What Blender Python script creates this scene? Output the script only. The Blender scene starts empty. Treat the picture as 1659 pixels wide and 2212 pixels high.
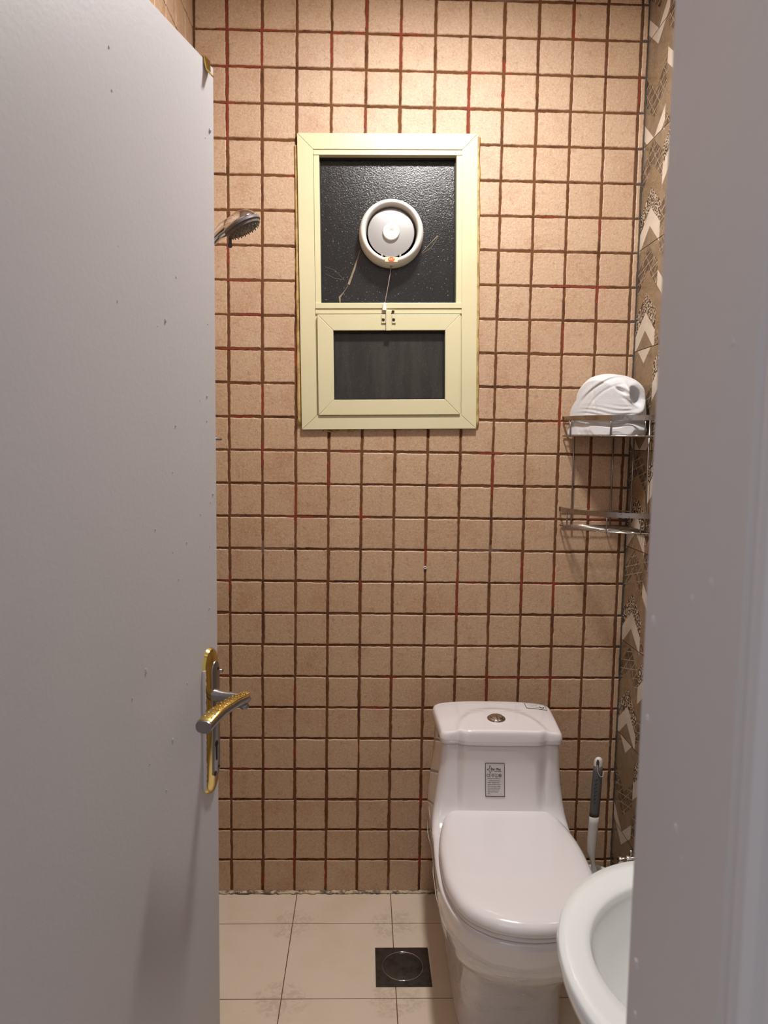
import bpy, math, random
from mathutils import Vector, Matrix
R = math.radians
random.seed(7)
S = bpy.context.scene
COL = S.collection

# ------------------------------------------------------------------ camera
cam_d = bpy.data.cameras.new('camera'); cam = bpy.data.objects.new('camera', cam_d); COL.objects.link(cam)
cr = Vector((0.9995736, -0.02551462, 0.01419919)).normalized()
cf = Vector((0.02673371, 0.99525231, -0.09358495)).normalized()
cu = cr.cross(cf).normalized()
cam.matrix_world = Matrix(((cr.x, cu.x, -cf.x, 0.4159), (cr.y, cu.y, -cf.y, -2.2603), (cr.z, cu.z, -cf.z, 1.4583), (0, 0, 0, 1)))
cam_d.sensor_fit = 'HORIZONTAL'; cam_d.sensor_width = 36; cam_d.lens = 1583.0 / 1659 * 36
cam_d.clip_start = 0.02
S.camera = cam
cam_d.dof.use_dof = True; cam_d.dof.focus_distance = 1.95; cam_d.dof.aperture_fstop = 10.5
S.view_settings.view_transform = 'Standard'; S.view_settings.look = 'None'
S.view_settings.gamma = 1; S.view_settings.use_curve_mapping = False
S.view_settings.exposure = 0.0
# ------------------------------------------------------------------ world and lights
w = bpy.data.worlds.new('world'); S.world = w; w.use_nodes = True
w.node_tree.nodes['Background'].inputs[0].default_value = (0.92, 0.93, 1.0, 1)
w.node_tree.nodes['Background'].inputs[1].default_value = 0.42
LAMP = Vector((0.62, -0.72, 2.80)); LAMP_POWER = 31.0
HALL_POWER = 7.5
hl = bpy.data.lights.new('hall_light', 'AREA'); hl.shape = 'RECTANGLE'; hl.size = 1.5; hl.size_y = 1.2; hl.energy = HALL_POWER
hl.color = (0.93, 0.93, 1.0)
ho = bpy.data.objects.new('hall_light', hl); COL.objects.link(ho); ho.location = (-0.50, -2.85, 2.5); ho.rotation_euler = Vector((-1.1, -0.9, 1.1)).to_track_quat('Z', 'Y').to_euler()

# ------------------------------------------------------------------ geometry constants
P = 0.1014                       # wall tile pitch
XL, XR = -0.097, 1.238           # left and right wall faces
YF, YO = -1.70, -1.90            # inner and outer face of the wall with the door
ZC = 2.86
Z0 = 2.648                       # height of a horizontal grout line

# ------------------------------------------------------------------ materials
def lin(c):
    return tuple(((v / 255) / 12.92 if v / 255 <= 0.04045 else (((v / 255) + 0.055) / 1.055) ** 2.4) for v in c) + (1,)
MATS = {}
class MB:
    """material builder"""
    def __init__(s, name, col=(200, 200, 200), rough=0.5, metal=0.0, spec=0.5, coat=0.0):
        s.m = bpy.data.materials.new(name); s.m.use_nodes = True; s.nt = s.m.node_tree; s.n = s.nt.nodes; s.l = s.nt.links
        s.b = s.n['Principled BSDF']
        s.b.inputs['Base Color'].default_value = lin(col); s.b.inputs['Roughness'].default_value = rough
        s.b.inputs['Metallic'].default_value = metal; s.b.inputs['Specular IOR Level'].default_value = spec
        s.b.inputs['Coat Weight'].default_value = coat; s.b.inputs['Coat Roughness'].default_value = 0.05
        s.tc = s.n.new('ShaderNodeTexCoord'); s.col = None; s.c0 = lin(col); s.hgt = None
        MATS[name] = s.m
    def noise(s, scale, detail=4, rough=0.6, dist=0.0, vec=None, out='Fac'):
        t = s.n.new('ShaderNodeTexNoise'); t.inputs['Scale'].default_value = scale; t.inputs['Detail'].default_value = detail
        t.inputs['Roughness'].default_value = rough; t.inputs['Distortion'].default_value = dist
        s.l.new(vec or s.tc.outputs['Object'], t.inputs['Vector']); return t.outputs[out]
    def mapping(s, scale=(1, 1, 1), rot=(0, 0, 0)):
        m = s.n.new('ShaderNodeMapping'); m.inputs['Scale'].default_value = scale; m.inputs['Rotation'].default_value = rot
        s.l.new(s.tc.outputs['Object'], m.inputs['Vector']); return m.outputs[0]
    def ramp(s, fac, lo, hi):
        r = s.n.new('ShaderNodeMapRange'); r.inputs['From Min'].default_value = lo; r.inputs['From Max'].default_value = hi
        s.l.new(fac, r.inputs['Value']); r.clamp = True; return r.outputs[0]
    def mix(s, fac, col, amount=1.0):
        """lay colour col over what is there, by fac*amount"""
        m = s.n.new('ShaderNodeMix'); m.data_type = 'RGBA'
        if amount != 1.0:
            k = s.n.new('ShaderNodeMath'); k.operation = 'MULTIPLY'; s.l.new(fac, k.inputs[0]); k.inputs[1].default_value = amount; fac = k.outputs[0]
        s.l.new(fac, m.inputs['Factor'])
        if s.col: s.l.new(s.col, m.inputs['A'])
        else: m.inputs['A'].default_value = s.c0
        m.inputs['B'].default_value = lin(col); s.col = m.outputs['Result']
        s.l.new(s.col, s.b.inputs['Base Color']); return s
    def bump(s, h, strength=0.3, dist=0.001):
        b = s.n.new('ShaderNodeBump'); b.inputs['Strength'].default_value = strength; b.inputs['Distance'].default_value = dist
        s.l.new(h, b.inputs['Height'])
        if s.hgt: s.l.new(s.hgt, b.inputs['Normal'])
        s.hgt = b.outputs[0]; s.l.new(s.hgt, s.b.inputs['Normal'])
        return s
    def math(s, op, a, b=None, c=None):
        m = s.n.new('ShaderNodeMath'); m.operation = op
        for i, v in enumerate((a, b, c)):
            if v is None: continue
            if isinstance(v, (int, float)): m.inputs[i].default_value = v
            else: s.l.new(v, m.inputs[i])
        return m.outputs[0]
    def sep(s, vec=None):
        x = s.n.new('ShaderNodeSeparateXYZ'); s.l.new(vec or s.tc.outputs['Object'], x.inputs[0]); return x.outputs
    def voronoi(s, scale, feature='F1', vec=None, rand=1.0):
        t = s.n.new('ShaderNodeTexVoronoi'); t.feature = feature; t.inputs['Scale'].default_value = scale; t.inputs['Randomness'].default_value = rand
        s.l.new(vec or s.tc.outputs['Object'], t.inputs['Vector']); return t.outputs['Distance']

# beige stone-look wall tile
m = MB('wall_tile_glaze', (189, 158, 129), 0.35, spec=0.55)
g = m.n.new('ShaderNodeNewGeometry')
isl = g.outputs['Random Per Island']
m.mix(isl, (174, 141, 110), 0.35)
m.mix(m.ramp(m.noise(9, 5, 0.65), 0.5, 0.72), (168, 124, 93), 0.65)
m.mix(m.ramp(m.noise(5, 3, 0.6), 0.55, 0.75), (192, 168, 140), 0.5)
m.mix(m.ramp(m.noise(55, 6, 0.75), 0.54, 0.70), (132, 96, 68), 0.6)
m.mix(m.ramp(m.noise(210, 4, 0.8), 0.56, 0.72), (98, 70, 50), 0.7)
m.mix(m.ramp(m.noise(230, 5, 0.8), 0.50, 0.64), (130, 95, 70), 0.42)
m.mix(m.ramp(m.noise(150, 5, 0.8), 0.50, 0.36), (214, 184, 156), 0.5)
m.bump(m.noise(75, 8, 0.75), 0.8, 0.0022)
m.bump(m.ramp(m.noise(90, 3, 0.5), 0.26, 0.32), 0.5, 0.0012)
WALL_TILE = m.m
m = MB('wall_grout', (102, 66, 40), 0.85, spec=0.2)
m.mix(m.ramp(m.noise(14, 4, 0.6), 0.5, 0.62), (72, 44, 26), 0.75)
m.mix(m.ramp(m.noise(5.5, 2, 0.5), 0.64, 0.66), (128, 54, 34), 0.85)
m.mix(m.ramp(m.noise(3.2, 2, 0.5, vec=m.mapping((1, 1, 2.4))), 0.68, 0.71), (130, 104, 92), 0.6)
m.mix(m.ramp(m.noise(40, 4, 0.7), 0.6, 0.7), (58, 34, 22), 0.7)
m.bump(m.noise(300, 4), 0.5, 0.001)
WALL_GROUT = m.m
m = MB('red_grout', (128, 54, 36), 0.8, spec=0.25); m.mix(m.ramp(m.noise(60, 4, 0.7), 0.48, 0.66), (92, 48, 31), 0.8); m.bump(m.noise(260, 4), 0.5, 0.001)
RED_GROUT = m.m
m = MB('grey_corner_grout', (74, 66, 60), 0.8); m.mix(m.ramp(m.noise(30, 4), 0.45, 0.65), (60, 48, 38), 0.8); CORNER_GROUT = m.m
m = MB('mouldy_sealant', (196, 176, 146), 0.5)
m.mix(m.ramp(m.noise(28, 5, 0.7, vec=m.mapping((1, 1, 4))), 0.46, 0.56), (74, 56, 36), 0.9)
m.mix(m.ramp(m.noise(60, 5, 0.7), 0.58, 0.64), (34, 26, 18), 0.95)
m.bump(m.noise(120, 4), 0.6, 0.002); SEALANT = m.m
# floor tile
m = MB('floor_tile_glaze', (216, 200, 180), 0.30, spec=0.5)
xs = m.sep()
def cornerdist(m, ax, off):   # distance to nearest grout line along one axis
    a = m.math('SUBTRACT', ax, off); a = m.math('DIVIDE', a, 0.303); a = m.math('SUBTRACT', a, m.math('ROUND', a)); return m.math('ABSOLUTE', m.math('MULTIPLY', a, 0.303))
dx = cornerdist(m, xs[0], 0.2123); dy = cornerdist(m, xs[1], -0.154)
dd = m.math('SQRT', m.math('ADD', m.math('MULTIPLY', dx, dx), m.math('MULTIPLY', dy, dy)))
wob = m.math('ADD', dd, m.math('MULTIPLY', m.math('SUBTRACT', m.noise(22, 5, 0.65), 0.5), 0.13))
band = m.math('MULTIPLY', m.ramp(wob, 0.075, 0.05), m.ramp(m.noise(45, 4, 0.6, 1.5), 0.42, 0.58))
m.mix(band, (176, 160, 138), 0.45)
m.mix(m.ramp(m.noise(4, 4, 0.6), 0.5, 0.75), (200, 180, 152), 0.5)
m.mix(m.ramp(m.noise(120, 3, 0.7), 0.66, 0.72), (150, 126, 100), 0.5)
m.bump(m.noise(70, 5, 0.7), 0.12, 0.001)
FLOOR_TILE = m.m
m = MB('floor_grout', (108, 78, 58), 0.9); m.mix(m.ramp(m.noise(9, 3), 0.45, 0.6), (70, 50, 38), 0.8); FLOOR_GROUT = m.m
m = MB('ceiling_paint', (232, 230, 226), 0.8); m.bump(m.noise(80, 4), 0.1, 0.001); CEIL = m.m
m = MB('hall_plaster', (205, 202, 204), 0.7); m.bump(m.noise(60, 4), 0.1, 0.001); PLASTER = m.m
# patterned wall
m = MB('pattern_white', (206, 194, 180), 0.25); m.mix(m.ramp(m.noise(14, 4), 0.4, 0.7), (186, 172, 156), 0.6); PW = m.m
m = MB('pattern_taupe', (136, 116, 94), 0.25); m.mix(m.ramp(m.noise(30, 6, 0.7, 0.8), 0.42, 0.66), (106, 88, 70), 0.7); PT = m.m
m = MB('pattern_lattice', (88, 70, 55), 0.25)
sx = m.sep()
yy, zz = sx[1], sx[2]
def stripes(m, v, period, width, phase=0.0):
    f = m.math('FRACT', m.math('ADD', m.math('DIVIDE', v, period), phase)); return m.math('LESS_THAN', f, width)
l1 = stripes(m, yy, 0.0105, 0.16)
l2 = stripes(m, m.math('ADD', zz, m.math('MULTIPLY', yy, 0.25)), 0.027, 0.09)
dg1 = m.math('ADD', zz, m.math('MULTIPLY', yy, 0.9)); dg2 = m.math('SUBTRACT', zz, m.math('MULTIPLY', yy, 1.1))
l3 = stripes(m, dg1, 0.041, 0.06); l4 = stripes(m, dg2, 0.052, 0.05)
lt = m.math('MAXIMUM', m.math('MAXIMUM', m.math('MULTIPLY', l1, m.ramp(m.noise(30, 1), 0.44, 0.5)), l2), m.math('MAXIMUM', l3, l4))
m.mix(m.ramp(m.noise(26, 2), 0.45, 0.6), (62, 48, 40), 0.8)
m.mix(lt, (172, 152, 126), 0.9); PG = m.m
m = MB('pattern_stipple', (132, 108, 82), 0.3)
m.mix(m.ramp(m.noise(170, 4, 0.8, 2.0), 0.46, 0.52), (88, 68, 50), 0.85); m.mix(m.ramp(m.noise(210, 2, 0.8, 3.0), 0.54, 0.58), (190, 168, 136), 0.8); PS = m.m
m = MB('pattern_floral', (72, 52, 40), 0.25)
v1 = m.voronoi(52, 'F1'); rings = m.math('SINE', m.math('MULTIPLY', v1, 17.0))
m.mix(m.ramp(rings, 0.1, 0.3), (206, 192, 170), 0.9)
m.mix(m.ramp(m.noise(75, 2, 0.5, 4.0), 0.54, 0.58), (66, 48, 36), 0.8); PF = m.m
m = MB('pattern_seam', (70, 52, 38), 0.8); PSEAM = m.m
# things
m = MB('door_paint', (188, 184, 188), 0.45, spec=0.4)
m.mix(m.ramp(m.noise(2.2, 3, 0.5), 0.4, 0.7), (182, 180, 180), 0.6)
m.mix(m.ramp(m.noise(30, 3, 0.7, vec=m.mapping((1, 1, 0.12))), 0.70, 0.76), (168, 162, 162), 0.35)
m.bump(m.noise(140, 5, 0.65), 0.22, 0.0012); m.bump(m.noise(18, 3, 0.6), 0.1, 0.003); DOOR_P = m.m
m = MB('frame_paint', (190, 184, 184), 0.42, spec=0.4); m.bump(m.noise(90, 5, 0.65), 0.18, 0.0012); m.bump(m.noise(12, 3, 0.6), 0.12, 0.004); FRAME_P = m.m
m = MB('cream_aluminium', (204, 196, 160), 0.38, spec=0.5)
m.mix(m.ramp(m.noise(6, 4), 0.45, 0.7), (196, 187, 150), 0.5); m.mix(m.ramp(m.noise(45, 5, 0.7), 0.70, 0.76), (160, 144, 104), 0.5); CREAM = m.m
m = MB('cream_putty', (190, 162, 104), 0.6); m.mix(m.ramp(m.noise(30, 4), 0.45, 0.6), (146, 112, 66), 0.8); m.bump(m.noise(90, 3), 0.5, 0.002); PUTTY = m.m
m = MB('dark_rubber', (14, 14, 14), 0.7); RUBBER = m.m
m = MB('obscured_glass', (22, 22, 23), 0.20, spec=0.6)
m.mix(m.ramp(m.noise(5, 4, 0.6), 0.45, 0.8), (44, 42, 39), 0.6)
m.mix(m.ramp(m.noise(22, 5, 0.75), 0.62, 0.8), (88, 84, 80), 0.3)
m.mix(m.ramp(m.noise(190, 2, 0.6), 0.66, 0.72), (150, 150, 150), 0.5)  # pale specks: sparkle of the glass put into its colour
m.bump(m.noise(260, 3, 0.6), 0.5, 0.0016); GLASS = m.m
m = MB('dusty_glass', (36, 34, 31), 0.35, spec=0.5)
m.mix(m.ramp(m.noise(22, 5, 0.7, vec=m.mapping((1, 1, 0.15))), 0.42, 0.75), (64, 60, 53), 0.7)
m.mix(m.ramp(m.noise(170, 3, 0.7), 0.58, 0.72), (82, 78, 72), 0.4); m.bump(m.noise(240, 3), 0.4, 0.001); GLASS2 = m.m
m = MB('old_tape', (128, 114, 90), 0.6); m.mix(m.ramp(m.noise(80, 3), 0.45, 0.6), (110, 96, 74), 0.8); TAPE = m.m
m = MB('white_plastic', (214, 210, 204), 0.35); m.mix(m.ramp(m.noise(20, 4), 0.5, 0.75), (202, 196, 186), 0.4); WPLASTIC = m.m
m = MB('fan_cover', (168, 165, 163), 0.36, 0.75); m.bump(m.noise(8, 2, vec=m.mapping((1, 1, 1))), 0.05, 0.002); FCOVER = m.m
m = MB('cord_grey', (150, 136, 120), 0.6); CORD = m.m
m = MB('badge_orange', (214, 84, 40), 0.4); BORANGE = m.m
m = MB('badge_pale', (226, 206, 168), 0.4); BPALE = m.m
m = MB('badge_letter', (240, 190, 150), 0.5); BLET = m.m
m = MB('screw_dark', (70, 62, 52), 0.4, 0.8); SCREW = m.m
m = MB('ceramic', (226, 221, 223), 0.10, spec=0.6, coat=0.6); m.mix(m.ramp(m.noise(3, 2), 0.4, 0.7), (226, 221, 222), 0.5); CERAMIC = m.m
m = MB('seat_plastic', (224, 219, 221), 0.16, spec=0.5, coat=0.3); m.bump(m.noise(220, 2), 0.03, 0.0005); SEATP = m.m
m = MB('basin_ceramic', (216, 219, 218), 0.12, spec=0.6, coat=0.5); m.bump(m.noise(4, 2), 0.02, 0.003); BASINC = m.m
m = MB('chrome', (205, 200, 196), 0.09, 1.0); m.bump(m.noise(40, 4), 0.04, 0.001); CHROME = m.m
m = MB('dull_chrome', (168, 160, 152), 0.22, 1.0); m.mix(m.ramp(m.noise(60, 5, 0.7), 0.55, 0.65), (110, 92, 70), 0.6); m.bump(m.noise(120, 4), 0.15, 0.001); DCHROME = m.m
m = MB('brushed_steel', (150, 146, 146), 0.32, 1.0); m.bump(m.noise(60, 4, vec=m.mapping((1, 1, 0.05))), 0.1, 0.001); STEEL = m.m
m = MB('drain_steel', (96, 90, 86), 0.38, 0.9); m.mix(m.ramp(m.noise(30, 5, 0.7), 0.45, 0.65), (66, 60, 56), 0.7); m.bump(m.noise(50, 4), 0.12, 0.001); DRAIN = m.m
m = MB('brass', (222, 194, 112), 0.17, 1.0); m.mix(m.ramp(m.noise(12, 3), 0.5, 0.7), (196, 160, 82), 0.5); BRASS = m.m
m = MB('black_hole', (6, 6, 6), 0.8); BLACK = m.m
m = MB('paint_splash', (205, 200, 200), 0.6); m.bump(m.noise(90, 3), 0.5, 0.002); SPLASH = m.m
m = MB('terry_cloth', (206, 205, 206), 0.95, spec=0.1); m.bump(m.noise(420, 3, 0.8), 0.55, 0.0016); m.bump(m.noise(24, 3), 0.25, 0.003)
m.b.inputs['Sheen Weight'].default_value = 0.3; TOWEL = m.m
m = MB('grey_rubber', (92, 92, 94), 0.55); m.bump(m.noise(200, 2), 0.1, 0.0005); GRIP = m.m
m = MB('grip_relief', (74, 74, 76), 0.6); RELIEF = m.m
m = MB('shower_grey', (92, 84, 88), 0.45); SHG = m.m
m = MB('shower_face', (92, 86, 82), 0.5); m.mix(m.ramp(m.voronoi(240), 0.35, 0.2), (34, 30, 30), 0.9); SHF = m.m
m = MB('sticker_paper', (208, 203, 199), 0.45); STK = m.m
m = MB('ink', (30, 26, 28), 0.6); INK = m.m
m = MB('blue_ink', (28, 30, 70), 0.6); BINK = m.m
m = MB('lamp_glass', (255, 250, 240), 0.4)
m.b.inputs['Emission Color'].default_value = (1.0, 0.95, 0.88, 1); m.b.inputs['Emission Strength'].default_value = 6.0; LAMPG = m.m
# thin plastic film
m = MB('clear_film', (235, 232, 228), 0.12, spec=0.8); m.b.inputs['Alpha'].default_value = 0.22
wn = m.noise(10, 4, 0.55, 1.2, vec=m.mapping((1, 1, 3.0))); m.bump(wn, 1.0, 0.02)
a = m.math('ADD', m.math('MULTIPLY', m.ramp(wn, 0.50, 0.64), 0.20), 0.18); m.l.new(a, m.b.inputs['Alpha']); FILM = m.m

m = MB('film_edge', (236, 232, 228), 0.3); m.b.inputs['Alpha'].default_value = 0.75; FILMEDGE = m.m

# ------------------------------------------------------------------ mesh helpers
class G:
    """collects geometry for ONE mesh object"""
    def __init__(s): s.v = []; s.f = []; s.mi = []
    def add(s, vs, fs, mi=0):
        o = len(s.v); s.v += [tuple(v) for v in vs]; s.f += [tuple(i + o for i in f) for f in fs]; s.mi += [mi] * len(fs); return s
    def box(s, a, b, mi=0):
        x0, y0, z0 = (min(a[i], b[i]) for i in range(3)); x1, y1, z1 = (max(a[i], b[i]) for i in range(3))
        return s.add([(x0, y0, z0), (x1, y0, z0), (x1, y1, z0), (x0, y1, z0), (x0, y0, z1), (x1, y0, z1), (x1, y1, z1), (x0, y1, z1)],
                     [(0, 3, 2, 1), (4, 5, 6, 7), (0, 1, 5, 4), (1, 2, 6, 5), (2, 3, 7, 6), (3, 0, 4, 7)], mi)
    def prism(s, poly, y0, y1, mi=0, ax='y'):
        """polygon in (x,z) extruded along y (ax='y') or in (x,y) extruded along z (ax='z')"""
        n = len(poly); mk = (lambda p, t: (p[0], t, p[1])) if ax == 'y' else (lambda p, t: (p[0], p[1], t))
        vs = [mk(p, y0) for p in poly] + [mk(p, y1) for p in poly]
        return s.add(vs, [tuple(range(n)), tuple(range(2 * n - 1, n - 1, -1))] + [(i, i + n, (i + 1) % n + n, (i + 1) % n) for i in range(n)], mi)
    def loft(s, rings, cap0=True, cap1=True, mi=0, closed=True):
        n = len(rings[0]); vs = [p for r in rings for p in r]; fs = []
        for k in range(len(rings) - 1):
            for i in range(n if closed else n - 1):
                j = (i + 1) % n; fs.append((k * n + i, k * n + j, (k + 1) * n + j, (k + 1) * n + i))
        if cap0: fs.append(tuple(range(n - 1, -1, -1)))
        if cap1: fs.append(tuple((len(rings) - 1) * n + i for i in range(n)))
        return s.add(vs, fs, mi)
    def lathe(s, prof, c=(0, 0, 0), axis='z', seg=40, mi=0, cap0=True, cap1=True):
        rings = []
        for r, h in prof:
            ring = []
            for i in range(seg):
                a = 2 * math.pi * i / seg; x, y = r * math.cos(a), r * math.sin(a)
                p = {'z': (x, y, h), 'y': (x, h, y), 'x': (h, x, y)}[axis]
                ring.append((p[0] + c[0], p[1] + c[1], p[2] + c[2]))
            rings.append(ring)
        return s.loft(rings, cap0, cap1, mi)
    def tube(s, pts, rad, seg=10, mi=0, closed=False):
        pts = [Vector(p) for p in pts]; rings = []; n = len(pts); up = None
        for i, p in enumerate(pts):
            if closed: t = pts[(i + 1) % n] - pts[i - 1]
            else: t = pts[min(i + 1, n - 1)] - pts[max(i - 1, 0)]
            t.normalize()
            if up is None:
                up = Vector((0, 0, 1)) if abs(t.z) < 0.9 else Vector((1, 0, 0))
            a = t.cross(up).normalized(); up = a.cross(t).normalized()
            rr = rad[i] if isinstance(rad, (list, tuple)) else rad
            rings.append([tuple(p + (a * math.cos(2 * math.pi * k / seg) + up * math.sin(2 * math.pi * k / seg)) * rr) for k in range(seg)])
        if closed: rings.append(rings[0]); return s.loft(rings, False, False, mi)
        return s.loft(rings, True, True, mi)
    def sphere(s, c, r, seg=12, mi=0, sc=(1, 1, 1)):
        rings = []
        for k in range(1, seg // 2):
            a = math.pi * k / (seg // 2); rings.append([(c[0] + r * sc[0] * math.sin(a) * math.cos(2 * math.pi * i / seg), c[1] + r * sc[1] * math.sin(a) * math.sin(2 * math.pi * i / seg), c[2] - r * sc[2] * math.cos(a)) for i in range(seg)])
        return s.loft(rings, True, True, mi)
    def xf(s, M):
        s.v = [tuple(M @ Vector(v)) for v in s.v]; return s
    def build(s, name, mats, parent=None, smooth=False, bevel=0, sub=0, seg=2, angle=None):
        import bmesh
        me = bpy.data.meshes.new(name); me.from_pydata(s.v, [], s.f)
        for mt in (mats if isinstance(mats, (list, tuple)) else [mats]): me.materials.append(mt)
        me.polygons.foreach_set('material_index', s.mi)
        bm = bmesh.new(); bm.from_mesh(me); bmesh.ops.recalc_face_normals(bm, faces=bm.faces); bm.to_mesh(me); bm.free()
        if smooth: me.polygons.foreach_set('use_smooth', [True] * len(me.polygons))
        o = bpy.data.objects.new(name, me); COL.objects.link(o)
        if parent: o.parent = parent
        if bevel:
            b = o.modifiers.new('bevel', 'BEVEL'); b.width = bevel; b.segments = seg; b.limit_method = 'ANGLE'; b.angle_limit = R(35)
            if smooth is None: pass
        if sub:
            b = o.modifiers.new('sub', 'SUBSURF'); b.levels = sub; b.render_levels = sub
        if angle:
            me.polygons.foreach_set('use_smooth', [True] * len(me.polygons))
            try: me.set_sharp_from_angle(angle=R(angle))
            except Exception: pass
        return o
def tag(o, label, cat, group=None, kind=None):
    o['label'] = label; o['category'] = cat
    if group: o['group'] = group
    if kind: o['kind'] = kind
    return o
def thing(name, label, cat, loc=(0, 0, 0), rot=(0, 0, 0), kind=None):
    o = bpy.data.objects.new(name, None); COL.objects.link(o); o.location = loc; o.rotation_euler = rot; o.empty_display_size = 0.05
    return tag(o, label, cat, kind=kind)
def sm(a, b, x):
    t = max(0.0, min(1.0, (x - a) / (b - a))); return t * t * (3 - 2 * t)
def catmull(pts, n=8, closed=False):
    out = []; N = len(pts); rng = range(N if closed else N - 1)
    for i in rng:
        g = lambda k: Vector(pts[k % N]) if closed else Vector(pts[max(0, min(N - 1, k))])
        p0, p1, p2, p3 = g(i - 1), g(i), g(i + 1), g(i + 2)
        for k in range(n):
            t = k / n
            out.append(0.5 * ((2 * p1) + (p2 - p0) * t + (2 * p0 - 5 * p1 + 4 * p2 - p3) * t * t + (-p0 + 3 * p1 - 3 * p2 + p3) * t ** 3))
    if not closed: out.append(Vector(pts[-1]))
    return out
def resample(pts, n):
    """closed 2D loop -> n points by arc length"""
    P_ = [Vector(p) for p in pts]; P_.append(P_[0]); L = [0]
    for i in range(1, len(P_)): L.append(L[-1] + (P_[i] - P_[i - 1]).length)
    out = []; j = 0
    for k in range(n):
        d = L[-1] * k / n
        while j < len(L) - 2 and L[j + 1] < d: j += 1
        t = (d - L[j]) / max(1e-9, L[j + 1] - L[j]); out.append(P_[j].lerp(P_[j + 1], t))
    return out
def roundpoly(pts, rad, n=8):
    out = []; N = len(pts)
    for i in range(N):
        p = Vector(pts[i]); a = (Vector(pts[i - 1]) - p); b = (Vector(pts[(i + 1) % N]) - p)
        r = rad[i] if isinstance(rad, (list, tuple)) else rad
        if r <= 0: out.append(p); continue
        ra = min(r, a.length * 0.49); rb = min(r, b.length * 0.49); A = p + a.normalized() * ra; B = p + b.normalized() * rb
        for k in range(n + 1):
            t = k / n; out.append(A * (1 - t) ** 2 + p * 2 * t * (1 - t) + B * t * t)
    return out
def text_geo(body, size, mi=0, align='LEFT', shear=0.0, spacing=1.0, off=0.0):
    cu_ = bpy.data.curves.new('text', 'FONT'); cu_.body = body; cu_.size = size; cu_.align_x = align; cu_.shear = shear
    cu_.space_character = spacing; cu_.offset = off; cu_.resolution_u = 3
    o = bpy.data.objects.new('text', cu_); COL.objects.link(o)
    dg = bpy.context.evaluated_depsgraph_get(); dg.update()
    me = bpy.data.meshes.new_from_object(o.evaluated_get(dg))
    vs = [tuple(v.co) for v in me.vertices]; fs = [tuple(p.vertices) for p in me.polygons]
    bpy.data.objects.remove(o); bpy.data.curves.remove(cu_); bpy.data.meshes.remove(me)
    return vs, fs

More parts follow.
